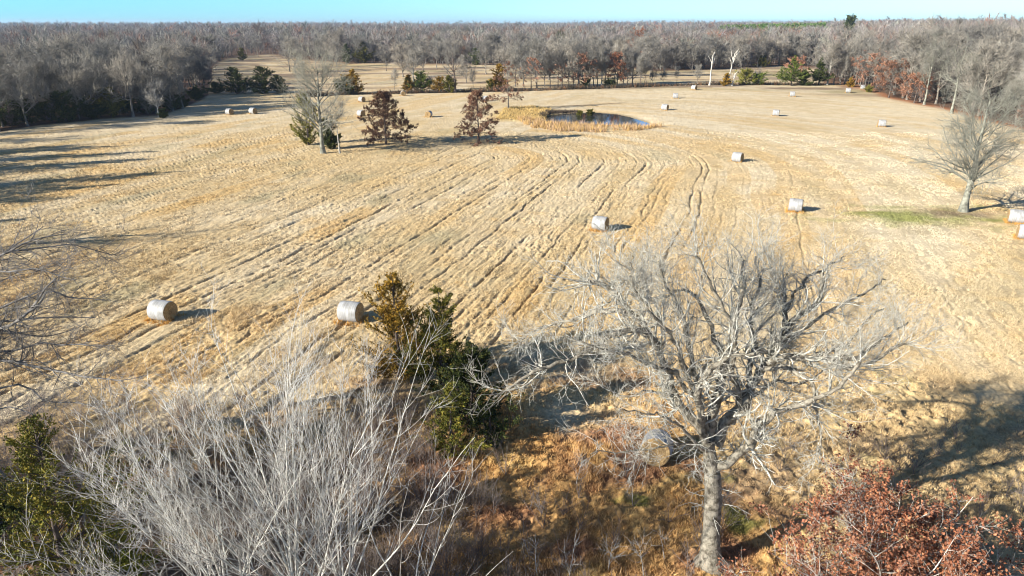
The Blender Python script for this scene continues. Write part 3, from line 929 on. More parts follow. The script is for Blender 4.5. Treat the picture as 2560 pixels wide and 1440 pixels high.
# tree past the picture's edge whose dark branches hang in
def edge_tree(seed, loc, h, label, aim, nlimb=16, traced=()):
    rng = np.random.default_rng(seed)
    P = trunk_line(h * .8, (.03, 0), 10, rng, .05); P[:, 0, 2] = -.3
    Rd = flare(.30 * np.linspace(1, .3, 10)[None], P)
    t = rng.uniform(.28, 1, nlimb); i = np.minimum((t * 9).astype(int), 8); f = (t * 9 - i)[:, None]
    p0 = P[0, i] * (1 - f) + P[0, i + 1] * f
    az = np.r_[np.radians(aim) + rng.normal(0, .55, nlimb // 2 + 3), rng.uniform(0, 6.28, nlimb - nlimb // 2 - 3)]
    el = np.radians(rng.uniform(-5, 40, nlimb))
    D = np.stack([np.cos(az) * np.cos(el), np.sin(az) * np.cos(el), np.sin(el)], -1)
    K = 14; L = h * rng.uniform(.5, .8, nlimb)
    B = np.zeros((nlimb, K, 3)); B[:, 0] = p0
    for j in range(1, K):
        D = D + rng.normal(0, .11, D.shape); D /= np.linalg.norm(D, axis=1, keepdims=True)
        B[:, j] = B[:, j - 1] + D * (L / (K - 1))[:, None]
    RB = rng.uniform(.08, .14, nlimb)[:, None] * np.linspace(1, .15, K)[None]
    if traced:
        X = np.array([smoothline([at(x, y, d0 + (d1 - d0) * i / (len(q) - 1)) for i, (x, y) in enumerate(q)], K) for q, d0, d1, r in traced]) - np.array([loc[0], loc[1], 0])
        X = X + np.cumsum(rng.normal(0, .03, X.shape), 1)
        B = np.concatenate([B, X]); RB = np.concatenate([RB, np.array([t[3] for t in traced])[:, None] * np.linspace(1, .25, K)[None]]); nlimb = len(B)
    L1, R1 = grow(B, RB, plen(B) * 2.6, .2, 1, (25, 65), (.5, 2.0), 8, .5, .15, .02, rng, .25, .012, True)
    L2, R2 = grow(L1, R1, 8, .15, 1, (25, 60), (.3, 1.0), 5, .55, .18, .02, rng, .4, .007, True)
    L3, R3 = grow(L2, R2, 3, .2, 1, (25, 60), (.15, .5), 3, .6, .2, .02, rng, .5, .005, True)
    root = put('shaded_oak', label, 'tree', loc, [('trunk', mq('trunk', tubes(P, Rd, 10), M_EDGE, True)),
               ('crown', mq('crown', merge([tubes(L1, R1, 4), tubes(L2, R2, 3), tubes(L3, R3, 3)]), M_EDGE))])
    for j in range(nlimb): link('limb', mq('limb', tubes(B[j:j + 1], RB[j:j + 1], 7), M_EDGE, True), root)


p = at(-230, 1150, 26.0)
edge_tree(301, (p[0], p[1], 0), 12.5, 'dark bare oak whose drooping branches reach in over the grass beside a lone bale', 5, 12, [
    ([(-210, 790), (-60, 670), (0, 643), (60, 605), (110, 592), (155, 583)], 26, 27.5, .09), ([(-30, 655), (40, 624), (100, 620), (190, 615), (280, 637)], 26.5, 28.5, .05),
    ([(-210, 800), (-20, 680), (30, 687), (80, 680), (130, 695), (190, 715)], 26, 24.5, .07), ([(-215, 960), (-40, 835), (30, 810), (60, 790), (90, 760), (105, 730), (135, 700)], 26, 25, .12),
    ([(60, 790), (110, 762), (130, 730), (180, 742), (270, 757)], 25.3, 26.5, .06), ([(-218, 1000), (-40, 900), (0, 903), (60, 912), (100, 925), (180, 945), (310, 962)], 26, 24, .11),
    ([(-215, 980), (-30, 880), (20, 875), (110, 858), (160, 865), (280, 870)], 26, 25.5, .08), ([(-210, 1040), (-60, 985), (70, 970), (100, 1000), (180, 1003), (250, 1022)], 26, 23.5, .07),
    ([(-210, 900), (-80, 840), (20, 830), (100, 840), (200, 820)], 26, 27, .06), ([(-210, 1060), (-60, 1040), (40, 1020), (120, 1050)], 26, 23, .06)])
p = at(-190, 600, 60)
edge_tree(302, (p[0], p[1], 0), 8.0, 'bare oak at the picture edge poking thin branches over the mown rows', 0, 12)

# ------------------------------------------------------------------ cedars near the field
def put_cedar(seed, loc, h, w, label, leafm, nb=190, leaf=.13, per=46, base=.03, name='cedar_tree', group=None, col=0.0):
    tr, lv = cedar(seed, h, w, nb, leaf, per, .22, base, col, .75)
    return put(name, label, 'tree', loc, [('trunk', mq('trunk', tr, M_DARKB, True)), ('crown', mq('crown', lv, leafm))], group)


def gd(px, y):                                # ground point at photo column px and distance y
    zc = y * cp + HC * sp
    x = (px - 1280) / FP * zc
    return (x, y, Hz0(x, y))


put_cedar(401, gd(1003, 36.5), 6.9, 5.4, 'gold topped cedar with bronze foliage beside the half hidden bale', M_CEDARG, 170, .13, 130)
put_cedar(402, gd(1110, 35.0), 6.6, 4.2, 'olive green cedar with a narrow spire next to the gold topped one', M_CEDAR, 170, .13, 130)
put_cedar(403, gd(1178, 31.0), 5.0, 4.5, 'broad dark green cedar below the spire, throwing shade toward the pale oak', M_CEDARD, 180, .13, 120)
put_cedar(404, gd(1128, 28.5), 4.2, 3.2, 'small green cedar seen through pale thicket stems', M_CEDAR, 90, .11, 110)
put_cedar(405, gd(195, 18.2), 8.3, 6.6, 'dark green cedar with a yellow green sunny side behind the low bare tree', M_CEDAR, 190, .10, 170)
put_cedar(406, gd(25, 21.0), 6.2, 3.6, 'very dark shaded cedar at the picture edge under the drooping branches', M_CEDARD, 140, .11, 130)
put_cedar(407, gd(330, 19.0), 4.0, 3.2, 'low yellow green cedar glowing at the foot of the thicket', M_LIMEC, 100, .09, 120)
put_cedar(408, gd(1228, 29.5), 2.6, 2.4, 'knee high dark cedar at the shady foot of the broad dark one', M_CEDARD, 60, .10, 90)


# ------------------------------------------------------------------ russet oak saplings
def russet(seed, loc, h, w, label, nst=9, nl=7000):
    rng = np.random.default_rng(seed)
    az = rng.uniform(0, 6.28, nst); el = np.radians(rng.uniform(38, 82, nst)); K = 10
    D = np.stack([np.cos(az) * np.cos(el), np.sin(az) * np.cos(el), np.sin(el)], -1)
    L = h / np.maximum(np.sin(el), .6) * rng.uniform(.7, 1.0, nst)
    B = np.zeros((nst, K, 3)); B[:, 0, 2] = -.1
    for j in range(1, K):
        D = D + rng.normal(0, .07, D.shape); D /= np.linalg.norm(D, axis=1, keepdims=True)
        B[:, j] = B[:, j - 1] + D * (L / (K - 1))[:, None]
    RB = rng.uniform(.03, .055, nst)[:, None] * np.linspace(1, .2, K)[None]
    L1, R1 = grow(B, RB, 13, .15, 1, (30, 70), (.22, .5), 7, .5, .11, .03, rng, .3, .009)
    L2, R2 = grow(L1, R1, 6, .2, 1, (25, 60), (.3, .9), 4, .6, .13, .02, rng, .4, .006, True)
    bi = rng.integers(0, len(L2), nl); s = rng.uniform(.3, 1.05, nl)[:, None] * 3
    i = np.minimum(s[:, 0].astype(int), 2); f = s - i[:, None]
    q = L2[bi, i] * (1 - f) + L2[bi, i + 1] * f + rng.normal(0, .07, (nl, 3))
    q = q[fbm(q[:, 0] / .8 + q[:, 2] * .7, q[:, 1] / .8 - q[:, 2] * .6, seed) > -.35]
    q = q[q[:, 2] > .15]
    lv = leaves(q, np.full(len(q), .105), rng, .6)
    root = put('russet_oak', label, 'tree', loc, [('crown', mq('crown', lv, M_RUST)), ('twigs', mq('twigs', merge([tubes(L1, R1, 3), tubes(L2, R2, 3)]), M_ASHT))])
    for j in range(nst): link('stem', mq('stem', tubes(B[j:j + 1], RB[j:j + 1], 5), M_ASHT, True), root)


russet(501, G(2215, 1530), 5.4, 6, 'large russet leaved young oak in the corner beside the pale oak shadow', 16, 34000)
russet(502, G(2350, 1530), 2.6, 4, 'smaller russet sapling merging into the large one on its far side', 10, 12000)
russet(503, G(2050, 1550), 2.7, 4, 'sparse russet sapling nearest the trunk of the pale oak', 10, 7000)
russet(504, G(2120, 1330), 2.0, 2.6, 'thin low russet sapling half screened behind the large russet oak', 7, 2500)

# saplings at the lower edge
def sapling(seed, loc, h, label):
    rng = np.random.default_rng(seed)
    P = trunk_line(h, rng.normal(0, .12, 2), 8, rng, .08); P[:, 0, 2] = -.1
    Rd = .022 * np.linspace(1, .2, 8)[None]
    L1, R1 = grow(P, Rd, 10, .25, 1, (25, 60), (.3, .6), 6, .55, .1, .05, rng, .3, .007)
    L2, R2 = grow(L1, R1, 5, .2, 1, (25, 55), (.2, .6), 4, .6, .12, .04, rng, .4, .005, True)
    put('bare_sapling', label, 'sapling', loc, [('stem', mq('stem', tubes(P, Rd, 5), M_ASHT)), ('crown', mq('crown', merge([tubes(L1, R1, 3), tubes(L2, R2, 3)]), M_ASHT))], 'thin bare saplings in the brown grass')


for i, (px, py, h, lab) in enumerate([(1345, 1450, 1.9, 'thin pale sapling on the brown grass next to the thicket'), (1420, 1462, 1.7, 'thin pale sapling over the dark shaded hollow'),
                                      (1520, 1440, 1.5, 'forked thin sapling midway between thicket and pale oak'), (1610, 1450, 1.8, 'pale thin sapling short of the pale oak trunk'),
                                      (1660, 1405, 1.3, 'small thin sapling beside the pale oak trunk'), (1440, 1215, 1.6, 'single thin sapling rising out of cedar shade')]):
    sapling(600 + i, G(px, py), h, lab)


# low brush: a tangle nobody could count
def build_brush():
    rng = np.random.default_rng(77)
    X, Y = pick(2600, (-200, 2700), (1010, 1640), rng)
    px, py = proj(X, Y)
    keep = (px < 1180 + 90 * vn(X, Y, 1)) & (fbm(X / 2, Y / 2, 91) > -.5)
    keep |= (rng.uniform(0, 1, len(X)) < .14) & (py > 1080)
    X, Y = X[keep], Y[keep]
    seeds = np.stack([X, Y, height(X, Y)], -1)
    P = np.stack([seeds - [0, 0, .1], seeds + [0, 0, .05]], 1)
    L1, R1 = grow(P, np.full(P.shape[:2], .012), 7, .8, 1, (5, 48), (.5, 1.7), 6, 1, .11, .05, rng, .35, .007, True)
    L2, R2 = grow(L1, R1, 5, .2, 1, (20, 55), (.2, .7), 4, .6, .12, .05, rng, .5, .005, True)
    V, Q = merge([tubes(L1, R1, 3), tubes(L2, R2, 3)])
    o = link('brush_undergrowth', mesh('brush_undergrowth', V, Q, None, M_BRUSH))
    tag(o, 'tangle of thin brown brush between the near trees', None, None, 'stuff')
    # weedy strip along the far fence line
    line = np.array([gp(a, b)[:2] for a, b in [(740, 243), (860, 236), (1000, 234), (1150, 231), (1300, 228), (1440, 222), (1640, 217), (1800, 214), (2060, 213)]])
    n = 2600
    t = rng.uniform(0, len(line) - 1.001, n); i = t.astype(int); f = (t - i)[:, None]
    q = line[i] * (1 - f) + line[i + 1] * f + np.c_[rng.normal(0, .8, n), np.abs(rng.normal(0, 2.2, n))]
    h = rng.uniform(.4, 1.5, n) * np.clip(1 + .8 * vn(q[:, 0] / 8, q[:, 1] / 8, 92), .2, 2)
    C = np.where(rng.uniform(0, 1, (n, 1)) < .7, np.array([.075, .065, .05]), np.array([.20, .11, .06]))
    v, c = blades(q[:, 0], q[:, 1], height(q[:, 0], q[:, 1], False), h, np.full(n, .09), .4, C, rng, 6)
    o = link('hedge_undergrowth', mesh('hedge_undergrowth', v, None, np.arange(len(v)).reshape(-1, 3), M_GRASS, False, c))
    tag(o, 'dark weedy growth along the far edge of the field', None, None, 'stuff')


build_brush()

# ------------------------------------------------------------------ trees of the middle distance
def single_bare(seed, px, py, top, label, m1=M_GREY, m2=M_TWIG, spread=.75, r=None, fork=.35, n=(16, 8, 8), tw=.016, up=.1, name='bare_tree', group=None, **kw):
    p = gp(px, py); h = top_h(p[1], top)
    tr, cr = bare_tree(seed, h, spread, r or h * .018, fork, *n, tw, up, **kw)
    return put(name, label, 'tree', (p[0], p[1], Hz0(p[0], p[1])), [('trunk', mq('trunk', tr, m1, True)), ('crown', mq('crown', cr, m2))], group)


M_PALEB = bark('pale_bark', (.20, .19, .165), (.46, .445, .40), 1.2, .1)  # lighter bark and twigs for the pale trees
M_PALET = bark('pale_twig', (.23, .22, .20), (.38, .365, .335), .6, .1)
M_LONE = bark('lone_bark', (.10, .10, .08), (.31, .31, .26), 1.5, .05)
M_LONET = bark('lone_twig', (.17, .17, .14), (.33, .325, .275), .8, .05)
single_bare(701, 808, 383, 122, 'tall bare grey tree with a yellow green ivy thicket at its foot', M_LONE, M_LONET, 1.2, .34, .2, (40, 9, 9), .012, .06, rr1=.42, lean=.02)
single_bare(702, 850, 383, 262, 'slender bare tree forking toward the dark pin oak', M_PALEB, M_PALET, .8, .13, .5, (7, 6, 6), .014)
single_bare(703, 2408, 528, 180, 'lone bare oak with a thick flared trunk on green turf beside two bales', M_LONE, M_LONET, 1.05, .36, .17, (46, 9, 12), .0105, .03, rr1=.36, lean=.0)
single_bare(704, 724, 178, 84, 'big bare tree standing in the tan clearing behind the ivy grown one', spread=.9, fork=.3, n=(20, 9, 9), tw=.03)
single_bare(705, 333, 291, 128, 'large bare oak on the sunny front of the dark wood', spread=.95, fork=.25, n=(20, 9, 8), tw=.022)
single_bare(706, 397, 291, 196, 'small pale bare tree standing out before the dark wood', M_DEAD, M_PALET, .8, .14, .2, (16, 8, 8), .02)
single_bare(707, 456, 269, 118, 'bare tree at the tip of the dark wood near the paired bales', spread=.8, n=(18, 9, 8), tw=.022)
single_bare(708, 1036, 228, 116, 'pale trunked bare tree rising between two green junipers', M_PALEB, M_TWIG, .8, tw=.026)
single_bare(709, 1138, 231, 104, 'dark trunked bare tree with a low sweeping branch by the yellow green juniper', M_DARKB, M_TWIG, .85, .34, .26, tw=.024)
single_bare(710, 1505, 215, 112, 'white trunked bare tree among the russet oaks', M_DEAD, M_TWIG, .6, tw=.026)
single_bare(711, 1600, 217, 138, 'thin dark bare tree just past the red oak, first of two together', M_DARKB, M_TWIG, .6, .15, .45, tw=.024)
single_bare(712, 1614, 216, 150, 'thin dark bare tree just past the red oak, second of two together', M_DARKB, M_TWIG, .7, .14, .3, tw=.024)
single_bare(713, 1447, 216, 100, 'tall bare tree with pale limbs above the orange brown oak', M_PALEB, M_TWIG, .8, tw=.026)
single_bare(714, 2310, 262, 92, 'pale limbed bare tree over the rusty understorey of the sunny wood', M_LONE, M_LONET, .8, .26, .3, tw=.022)
single_bare(715, 2378, 285, 80, 'tall pale forked tree behind the lone oak', M_LONE, M_LONET, .95, .28, .35, tw=.022)
single_bare(716, 2570, 335, 120, 'bare tree with a white outstretched branch at the picture edge', M_DEAD, M_PALET, .9, .28, .3, tw=.018)
single_bare(717, 2068, 212, 95, 'pale forked trunk tree right behind the dark slender pine', M_PALEB, M_TWIG, .55, .26, .4, tw=.026)
single_bare(718, 985, 232, 165, 'spindly bare sapling before the tan second meadow', M_GREY, M_TWIG, .45, .07, .3, (9, 5, 5), .025)


# dead white snags
def snag(seed, px, py, top, label, lean, nb):
    rng = np.random.default_rng(seed)
    p = gp(px, py); h = top_h(p[1], top)
    P = trunk_line(h * .66, lean, 9, rng, .06); P[:, 0, 2] = -.3
    Rd = flare(.27 * np.linspace(1, .6, 9)[None], P)
    L1, R1 = grow(P, Rd, nb, .55, 1, (14, 38), (.42, .66), 7, .8, .12, .05, rng, .25, .06)
    L2, R2 = grow(L1, R1, 2, .3, .9, (30, 60), (.2, .45), 4, .5, .15, .03, rng, .3, .03)
    put('dead_tree', label, 'tree', (p[0], p[1], Hz0(p[0], p[1])), [('trunk', mq('trunk', tubes(P, Rd, 8), M_DEAD, True)), ('limbs', mq('limbs', merge([tubes(L1, R1, 6), tubes(L2, R2, 4)]), M_DEAD, True))], 'white dead trees at the far field edge')


snag(721, 1773, 215, 103, 'bleached white dead tree with a straight trunk and forked top', (.0, 0), 6)
snag(722, 1817, 216, 92, 'bleached dead tree leaning away with two white prongs', (.16, .05), 6)
snag(723, 1829, 216, 168, 'short leaning dead trunk beside the white pronged one', (.3, 0), 3)

# leafy oaks
def put_leafy(seed, px, py, top, wpx, label, lm, tm=M_DARKB, name='pin_oak', **kw):
    p = gp(px, py); h = top_h(p[1], top); w = wpx / FP * (p[1] * cp + HC * sp)
    a, b, c = leafy(seed, h, w, **kw)
    return put(name, label, 'tree', (p[0], p[1], Hz0(p[0], p[1])), [('trunk', mq('trunk', a, tm, True)), ('twigs', mq('twigs', b, tm)), ('crown', mq('crown', c, lm))])


put_leafy(731, 966, 362, 236, 150, 'dark brown pin oak of level tiers next to the slender forked tree', M_BROWN, nb=56, nl=13, lf=.155, keep=1.0, droop=-.03, n2=14, base=.12, side=.7)
M_BROWN2 = leafmat('red_brown_leaf', [(0, (.09, .047, .034)), (.5, (.18, .092, .064)), (1, (.32, .195, .14))], .1)
put_leafy(732, 1197, 357, 232, 128, 'reddish brown pin oak with sparse leaves before the pond', M_BROWN2, nb=52, nl=9, lf=.15, keep=1.0, droop=-.02, n2=14, base=.10, side=.7)
put_leafy(733, 1271, 275, 160, 105, 'thin brown pin oak with a grey top beside the yellow pond bank', M_BROWN2, M_GREY, nb=40, nl=7, lf=.17, keep=.6, droop=-.04, n2=12, base=.2, side=.6)
kwr = dict(conic=False, nb=30, nl=9, lf=.28, n2=9, droop=0.0, base=.25)
put_leafy(734, 1449, 217, 148, 90, 'orange brown oak below pale limbs at the far field edge', M_FALL, name='autumn_oak', keep=.55, **kwr)
put_leafy(735, 1535, 215, 142, 62, 'bright red brown oak at the far field edge', M_RUST, name='autumn_oak', keep=.6, **kwr)
put_leafy(736, 1592, 172, 84, 62, 'tall red oak standing in the wood behind the bright red brown one', M_RUST, name='autumn_oak', keep=.55, **kwr)
put_leafy(737, 1328, 222, 150, 70, 'faded brown oak on a single trunk past the yellow pond bank', M_FALL, name='autumn_oak', keep=.3, **kwr)
put_leafy(738, 2168, 225, 148, 95, 'salmon coloured oak at the corner of the sunny wood, farther of two', M_FALL, name='autumn_oak', keep=.6, **kwr)
put_leafy(739, 2222, 243, 163, 95, 'salmon coloured oak at the corner of the sunny wood, nearer of two', M_FALL, name='autumn_oak', keep=.75, **kwr)
put_leafy(740, 2285, 258, 196, 90, 'low rusty oak under the pale limbed bare tree', M_FALL, name='autumn_oak', keep=.55, **kwr)
put_leafy(741, 1395, 219, 165, 50, 'small faded oak between the single trunk oak and the orange brown one', M_FALL, name='autumn_oak', keep=.25, **kwr)
put_leafy(742, 1985, 195, 150, 60, 'dull red oak behind the bright pine', M_FALL, name='autumn_oak', keep=.5, **kwr)

# evergreens of the middle distance
EV = [  # seed, px, py, top, width px, label, mat
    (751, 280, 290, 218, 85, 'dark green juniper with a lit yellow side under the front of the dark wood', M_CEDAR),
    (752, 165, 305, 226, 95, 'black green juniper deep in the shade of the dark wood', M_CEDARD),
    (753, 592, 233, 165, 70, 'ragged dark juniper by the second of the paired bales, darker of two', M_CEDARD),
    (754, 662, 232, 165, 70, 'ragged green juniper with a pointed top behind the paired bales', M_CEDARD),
    (755, 700, 231, 186, 42, 'small dark juniper touching the tall ivy grown tree', M_CEDARD),
    (756, 884, 233, 172, 58, 'gold tipped juniper behind the slender forked tree', M_CEDARG),
    (757, 862, 235, 190, 48, 'grey green juniper beside the gold tipped one', M_CEDARD),
    (758, 1020, 230, 186, 34, 'yellowish juniper under the pale trunked bare tree', M_CEDARG),
    (759, 1052, 229, 178, 58, 'bright green juniper under the pale trunked bare tree', M_PINE),
    (760, 1098, 230, 190, 38, 'yellow olive juniper left of centre in its clump by the dark trunked tree', M_CEDARG),
    (761, 1124, 231, 188, 42, 'green juniper hugging the dark trunked bare tree', M_CEDAR),
    (762, 1250, 224, 158, 42, 'yellow green juniper behind the thin brown pin oak', M_CEDARG),
    (763, 1228, 224, 196, 26, 'little green juniper short of the yellow green one', M_CEDAR),
    (764, 870, 157, 108, 34, 'dark cone of a cedar at the wood edge beyond the second meadow', M_CEDARD),
    (765, 910, 157, 102, 34, 'olive cedar at the wood edge beyond the second meadow', M_CEDAR),
    (766, 1190, 163, 120, 36, 'dark cedar at the wood gap behind the dark trunked tree', M_CEDARD),
    (767, 1813, 216, 184, 22, 'small olive juniper at the foot of the white pronged dead tree', M_CEDARG),
    (768, 1903, 167, 134, 30, 'dark cone cedar at the back of the far meadow', M_CEDAR),
    (769, 2010, 213, 176, 34, 'low dark juniper between the two pines', M_CEDARD),
    (770, 2126, 216, 192, 20, 'small yellowish juniper above the small pale bale', M_CEDARG),
    (771, 2172, 229, 210, 22, 'stubby yellow green juniper under the salmon oaks', M_LIME),
    (772, 605, 150, 118, 22, 'small green cedar alone in the far clearing', M_CEDAR),
    (773, 1895, 213, 188, 38, 'round green shrub before the far meadow shadow', M_PINE),
    (774, 1862, 213, 176, 40, 'thin pale green shrub beside the round green one', M_LIME),
    (775, 1462, 217, 196, 22, 'small dark juniper under the orange brown oak', M_CEDARD),
    (776, 1525, 216, 200, 34, 'low dark green juniper under the bright red brown oak', M_CEDARD),
    (777, 455, 268, 236, 28, 'dark little juniper at the tip of the dark wood', M_CEDARD),
    (778, 408, 293, 272, 16, 'tiny juniper at the foot of the small pale bare tree', M_CEDARD),
    (779, 1475, 284, 272, 14, 'green reedy shrub in the pond water, larger of two', M_CEDAR),
    (780, 1449, 284, 274, 10, 'green reedy shrub in the pond water, smaller of two', M_CEDAR),
]
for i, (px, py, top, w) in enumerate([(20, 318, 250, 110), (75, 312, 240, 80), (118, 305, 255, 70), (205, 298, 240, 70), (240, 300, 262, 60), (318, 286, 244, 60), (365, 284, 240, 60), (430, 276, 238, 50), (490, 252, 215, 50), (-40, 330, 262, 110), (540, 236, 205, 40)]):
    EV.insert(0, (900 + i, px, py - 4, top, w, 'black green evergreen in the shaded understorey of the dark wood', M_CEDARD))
for s, px, py, top, w, lab, m in EV:
    p = gp(px, py); h = top_h(p[1], top); wd = w / FP * (p[1] * cp + HC * sp)
    z = ZW if s in (779, 780) else Hz0(p[0], p[1])
    sc = max(h, 2.5) / 8
    tr, lv = cedar(s, h, wd * 1.12, 110, .22 * sc + .12, 110, .1, .02, .35 if s < 773 or s >= 900 else 1.4, .45)
    put('pond_shrub' if s in (779, 780) else 'green_shrub' if s in (773, 774) else 'juniper', lab, 'shrub' if s in (773, 774, 779, 780) else 'tree', (p[0], p[1], z),
        [('trunk', mq('trunk', tr, M_DARKB, True)), ('crown', mq('crown', lv, m))], 'evergreens in the shaded understorey' if s >= 900 else None)
for s, px, py, top, w, lab, m in [(785, 1978, 214, 138, 56, 'bright green pine, a sunlit cone at the far field edge', M_PINE), (786, 2046, 212, 142, 40, 'dark slender pine at the far field edge', M_CEDARD)]:
    p = gp(px, py); h = top_h(p[1], top); wd = w / FP * (p[1] * cp + HC * sp)
    tr, lv = cedar(s, h, wd * 1.35, 100, .32, 130, .3, .10, -.7, .5)
    put('pine_tree', lab, 'tree', (p[0], p[1], Hz0(p[0], p[1])), [('trunk', mq('trunk', tr, M_DARKB, True)), ('crown', mq('crown', lv, m))])

# ivy thicket at the foot of the tall bare tree
for s, px, py, h, w, lab, m in [(791, 772, 362, 8.2, 5.2, 'yellow green ivy thicket on the sunny side of the tall bare tree', M_LIME), (792, 824, 372, 4.6, 3.6, 'dark evergreen bush between the tall bare tree and the slender one', M_CEDARD)]:
    p = gp(px, py)
    tr, lv = cedar(s, h, w * 1.15, 90, .22, 140, .1, .0, 1.2)
    put('ivy_shrub', lab, 'shrub', (p[0], p[1], Hz0(p[0], p[1])), [('trunk', mq('trunk', tr, M_DARKB, True)), ('crown', mq('crown', lv, m))])

# ------------------------------------------------------------------ woods
print('woods')
VAR = []
for i in range(7):
    tr, cr = bare_tree(800 + i, 13.0, [.95, 1.15, .85, 1.0, 1.2, .9, 1.05][i], .2, [.2, .14, .26, .18, .15, .24, .12][i], 24, 9, 9, .030, [.1, .06, .14, .1, .05, .12, .08][i])
    VAR.append((mq('trunk', tr, M_GREY, True), mq('crown', cr, M_TWIG)))


def light_tree(seed, tw, nl=10, nt=170):
    rng = np.random.default_rng(seed)
    P = trunk_line(9.5, (0, 0), 4, rng, .05)
    Rd = .2 * np.linspace(1, .3, 4)[None]
    L1, R1 = grow(P, Rd, nl, .14, 1, (32, 74), (.38, .68), 3, .5, .12, .1, rng, .3, .04, False, .35)
    bi = rng.integers(0, len(L1), nt)
    t = rng.uniform(.15, 1, nt)[:, None]
    p0 = L1[bi, 0] * (1 - t) + L1[bi, 2] * t
    d = L1[bi, 2] - L1[bi, 0]; d /= np.linalg.norm(d, axis=1, keepdims=True)
    d = d + rng.normal(0, .65, d.shape) + [0, 0, .45]; d /= np.linalg.norm(d, axis=1, keepdims=True)
    L = rng.uniform(1.4, 3.2, nt)[:, None]
    b = np.cross(d, rng.normal(size=d.shape)); b /= np.linalg.norm(b, axis=1, keepdims=True)
    V3 = np.stack([p0 - b * tw, p0 + b * tw, p0 + d * L], 1).reshape(-1, 3)
    V, Q = merge([tubes(P, Rd, 3), tubes(L1, R1, 3)])
    return V, Q, V3


def stamp(pos, lib, rng, scl, tints, squash=None):
    """many light trees in one mesh"""
    Vs, Qs, Ts, Cs, off = [], [], [], [], 0
    which = rng.integers(0, len(lib), len(pos))
    for k, (V, Q, V3) in enumerate(lib):
        sel = which == k
        n = sel.sum()
        if not n: continue
        a = rng.uniform(0, 6.28, n); s = scl[sel]
        W = np.r_[V, V3]
        x = W[None, :, 0] * np.cos(a)[:, None] - W[None, :, 1] * np.sin(a)[:, None]
        y = W[None, :, 0] * np.sin(a)[:, None] + W[None, :, 1] * np.cos(a)[:, None]
        ws = s * rng.uniform(.85, 1.25, n)
        O = np.stack([x * ws[:, None], y * ws[:, None], np.broadcast_to(W[None, :, 2], x.shape) * s[:, None]], -1) + pos[sel][:, None, :]
        m = len(W); base = off + np.arange(n) * m
        Qs.append((Q[None] + base[:, None, None]).reshape(-1, 4))
        Ts.append(((len(V) + np.arange(len(V3)).reshape(-1, 3))[None] + base[:, None, None]).reshape(-1, 3))
        Vs.append(O.reshape(-1, 3)); shade = np.where(np.arange(m) < len(V), .55, 1.0)[None, :, None]
        Cs.append((tints[sel][:, None, :] * shade).reshape(-1, 3)); off += n * m
    return np.concatenate(Vs), np.concatenate(Qs), np.concatenate(Ts), np.concatenate(Cs)


def wood_points(d0, d1, spacing, rng, pxr=(-250, 2810)):
    xm = d1 * .95
    xs, ys = np.meshgrid(np.arange(-xm, xm, spacing), np.arange(d0 * .6, d1, spacing))
    X = xs.ravel() + rng.uniform(-.48, .48, xs.size) * spacing; Y = ys.ravel() + rng.uniform(-.48, .48, xs.size) * spacing
    d = np.hypot(X, Y)
    px, py = proj(X, Y)
    k = (d >= d0) & (d < d1) & (px > pxr[0]) & (px < pxr[1]) & (wood_in(X, Y) > 1.0) & (Y > 20)
    return X[k], Y[k]


rw = np.random.default_rng(90)
X, Y = wood_points(90, 520, 6.6, rw)
px, py = proj(X, Y); d = np.hypot(X, Y)
wi = wood_in(X, Y)
depth = np.zeros(len(X))
for i in range(len(X)):                       # metres of wood in front of the tree, along the line of sight
    q = np.linspace(.3, 1, 60); w = wood_in(X[i] * q, Y[i] * q) > 0
    depth[i] = (w.mean() * .7 * d[i])
inframe = (px > -60) & (px < 2620)
score = d * (1 + depth / 70) + np.where(inframe, 0, 1e4)
order = np.argsort(score)
solo = np.zeros(len(X), bool); solo[order[:228]] = True
zone = np.where(px < 540, 0, np.where(px < 1300, 1, np.where(px < 2030, 2, 3)))
ZN = [('bare grey tree crowded in the dark wood behind the paired bales', 'bare trees of the dark wood'),
      ('bare grey tree in the wood beyond the second tan meadow', 'bare trees beyond the second meadow'),
      ('bare grey tree in the wood behind the russet oaks and white dead trees', 'bare trees behind the russet oaks'),
      ('bare grey brown tree in the sunny wood behind the salmon oaks and lone oak', 'bare trees of the sunny wood')]
hs = 13.0 * (1 + .16 * vn(X / 17, Y / 17, 95)) * rw.uniform(.68, 1.22, len(X)) * (1 + .22 * sm(px, 1950, 2300))
for i in np.where(solo)[0]:
    lab, grp = ZN[zone[i]]
    v = VAR[int(rw.integers(0, len(VAR)))]
    s = hs[i] / 13.0
    put('bare_tree', lab, 'tree', (X[i], Y[i], Hz0(X[i], Y[i])), [('trunk', v[0]), ('crown', v[1])], grp, float(rw.uniform(0, 6.28)), (s * rw.uniform(.9, 1.15),) * 2 + (s,))

for k in range(30):
    hx = [1290, 1310, 1345, 1360, 1378, 1405, 1420, 1432, 1462, 1472, 1482, 1494, 1515, 1545, 1556, 1568, 1580, 1632, 1655, 1690, 1740, 1890, 2085, 2100, 2112, 2135, 2148, 2162, 1180, 1075][k] + rw.uniform(-3, 3)
    p = gp(hx, np.interp(hx, [1000, 1300, 1440, 1640, 2060, 2180], [231, 221, 217, 215, 211, 218]) - rw.uniform(0, 7))
    s = rw.uniform(.82, 1.18) * (.42 if k in (17, 18, 19, 20, 21, 28, 29) else 1)
    v = VAR[int(rw.integers(0, len(VAR)))]
    put('bare_tree', 'bare grey tree in the open row along the far field edge', 'tree', (p[0], p[1], Hz0(p[0], p[1])), [('trunk', v[0]), ('crown', v[1])], 'bare trees of the far field edge row', float(rw.uniform(0, 6.28)), (s * .8, s * .8, s))

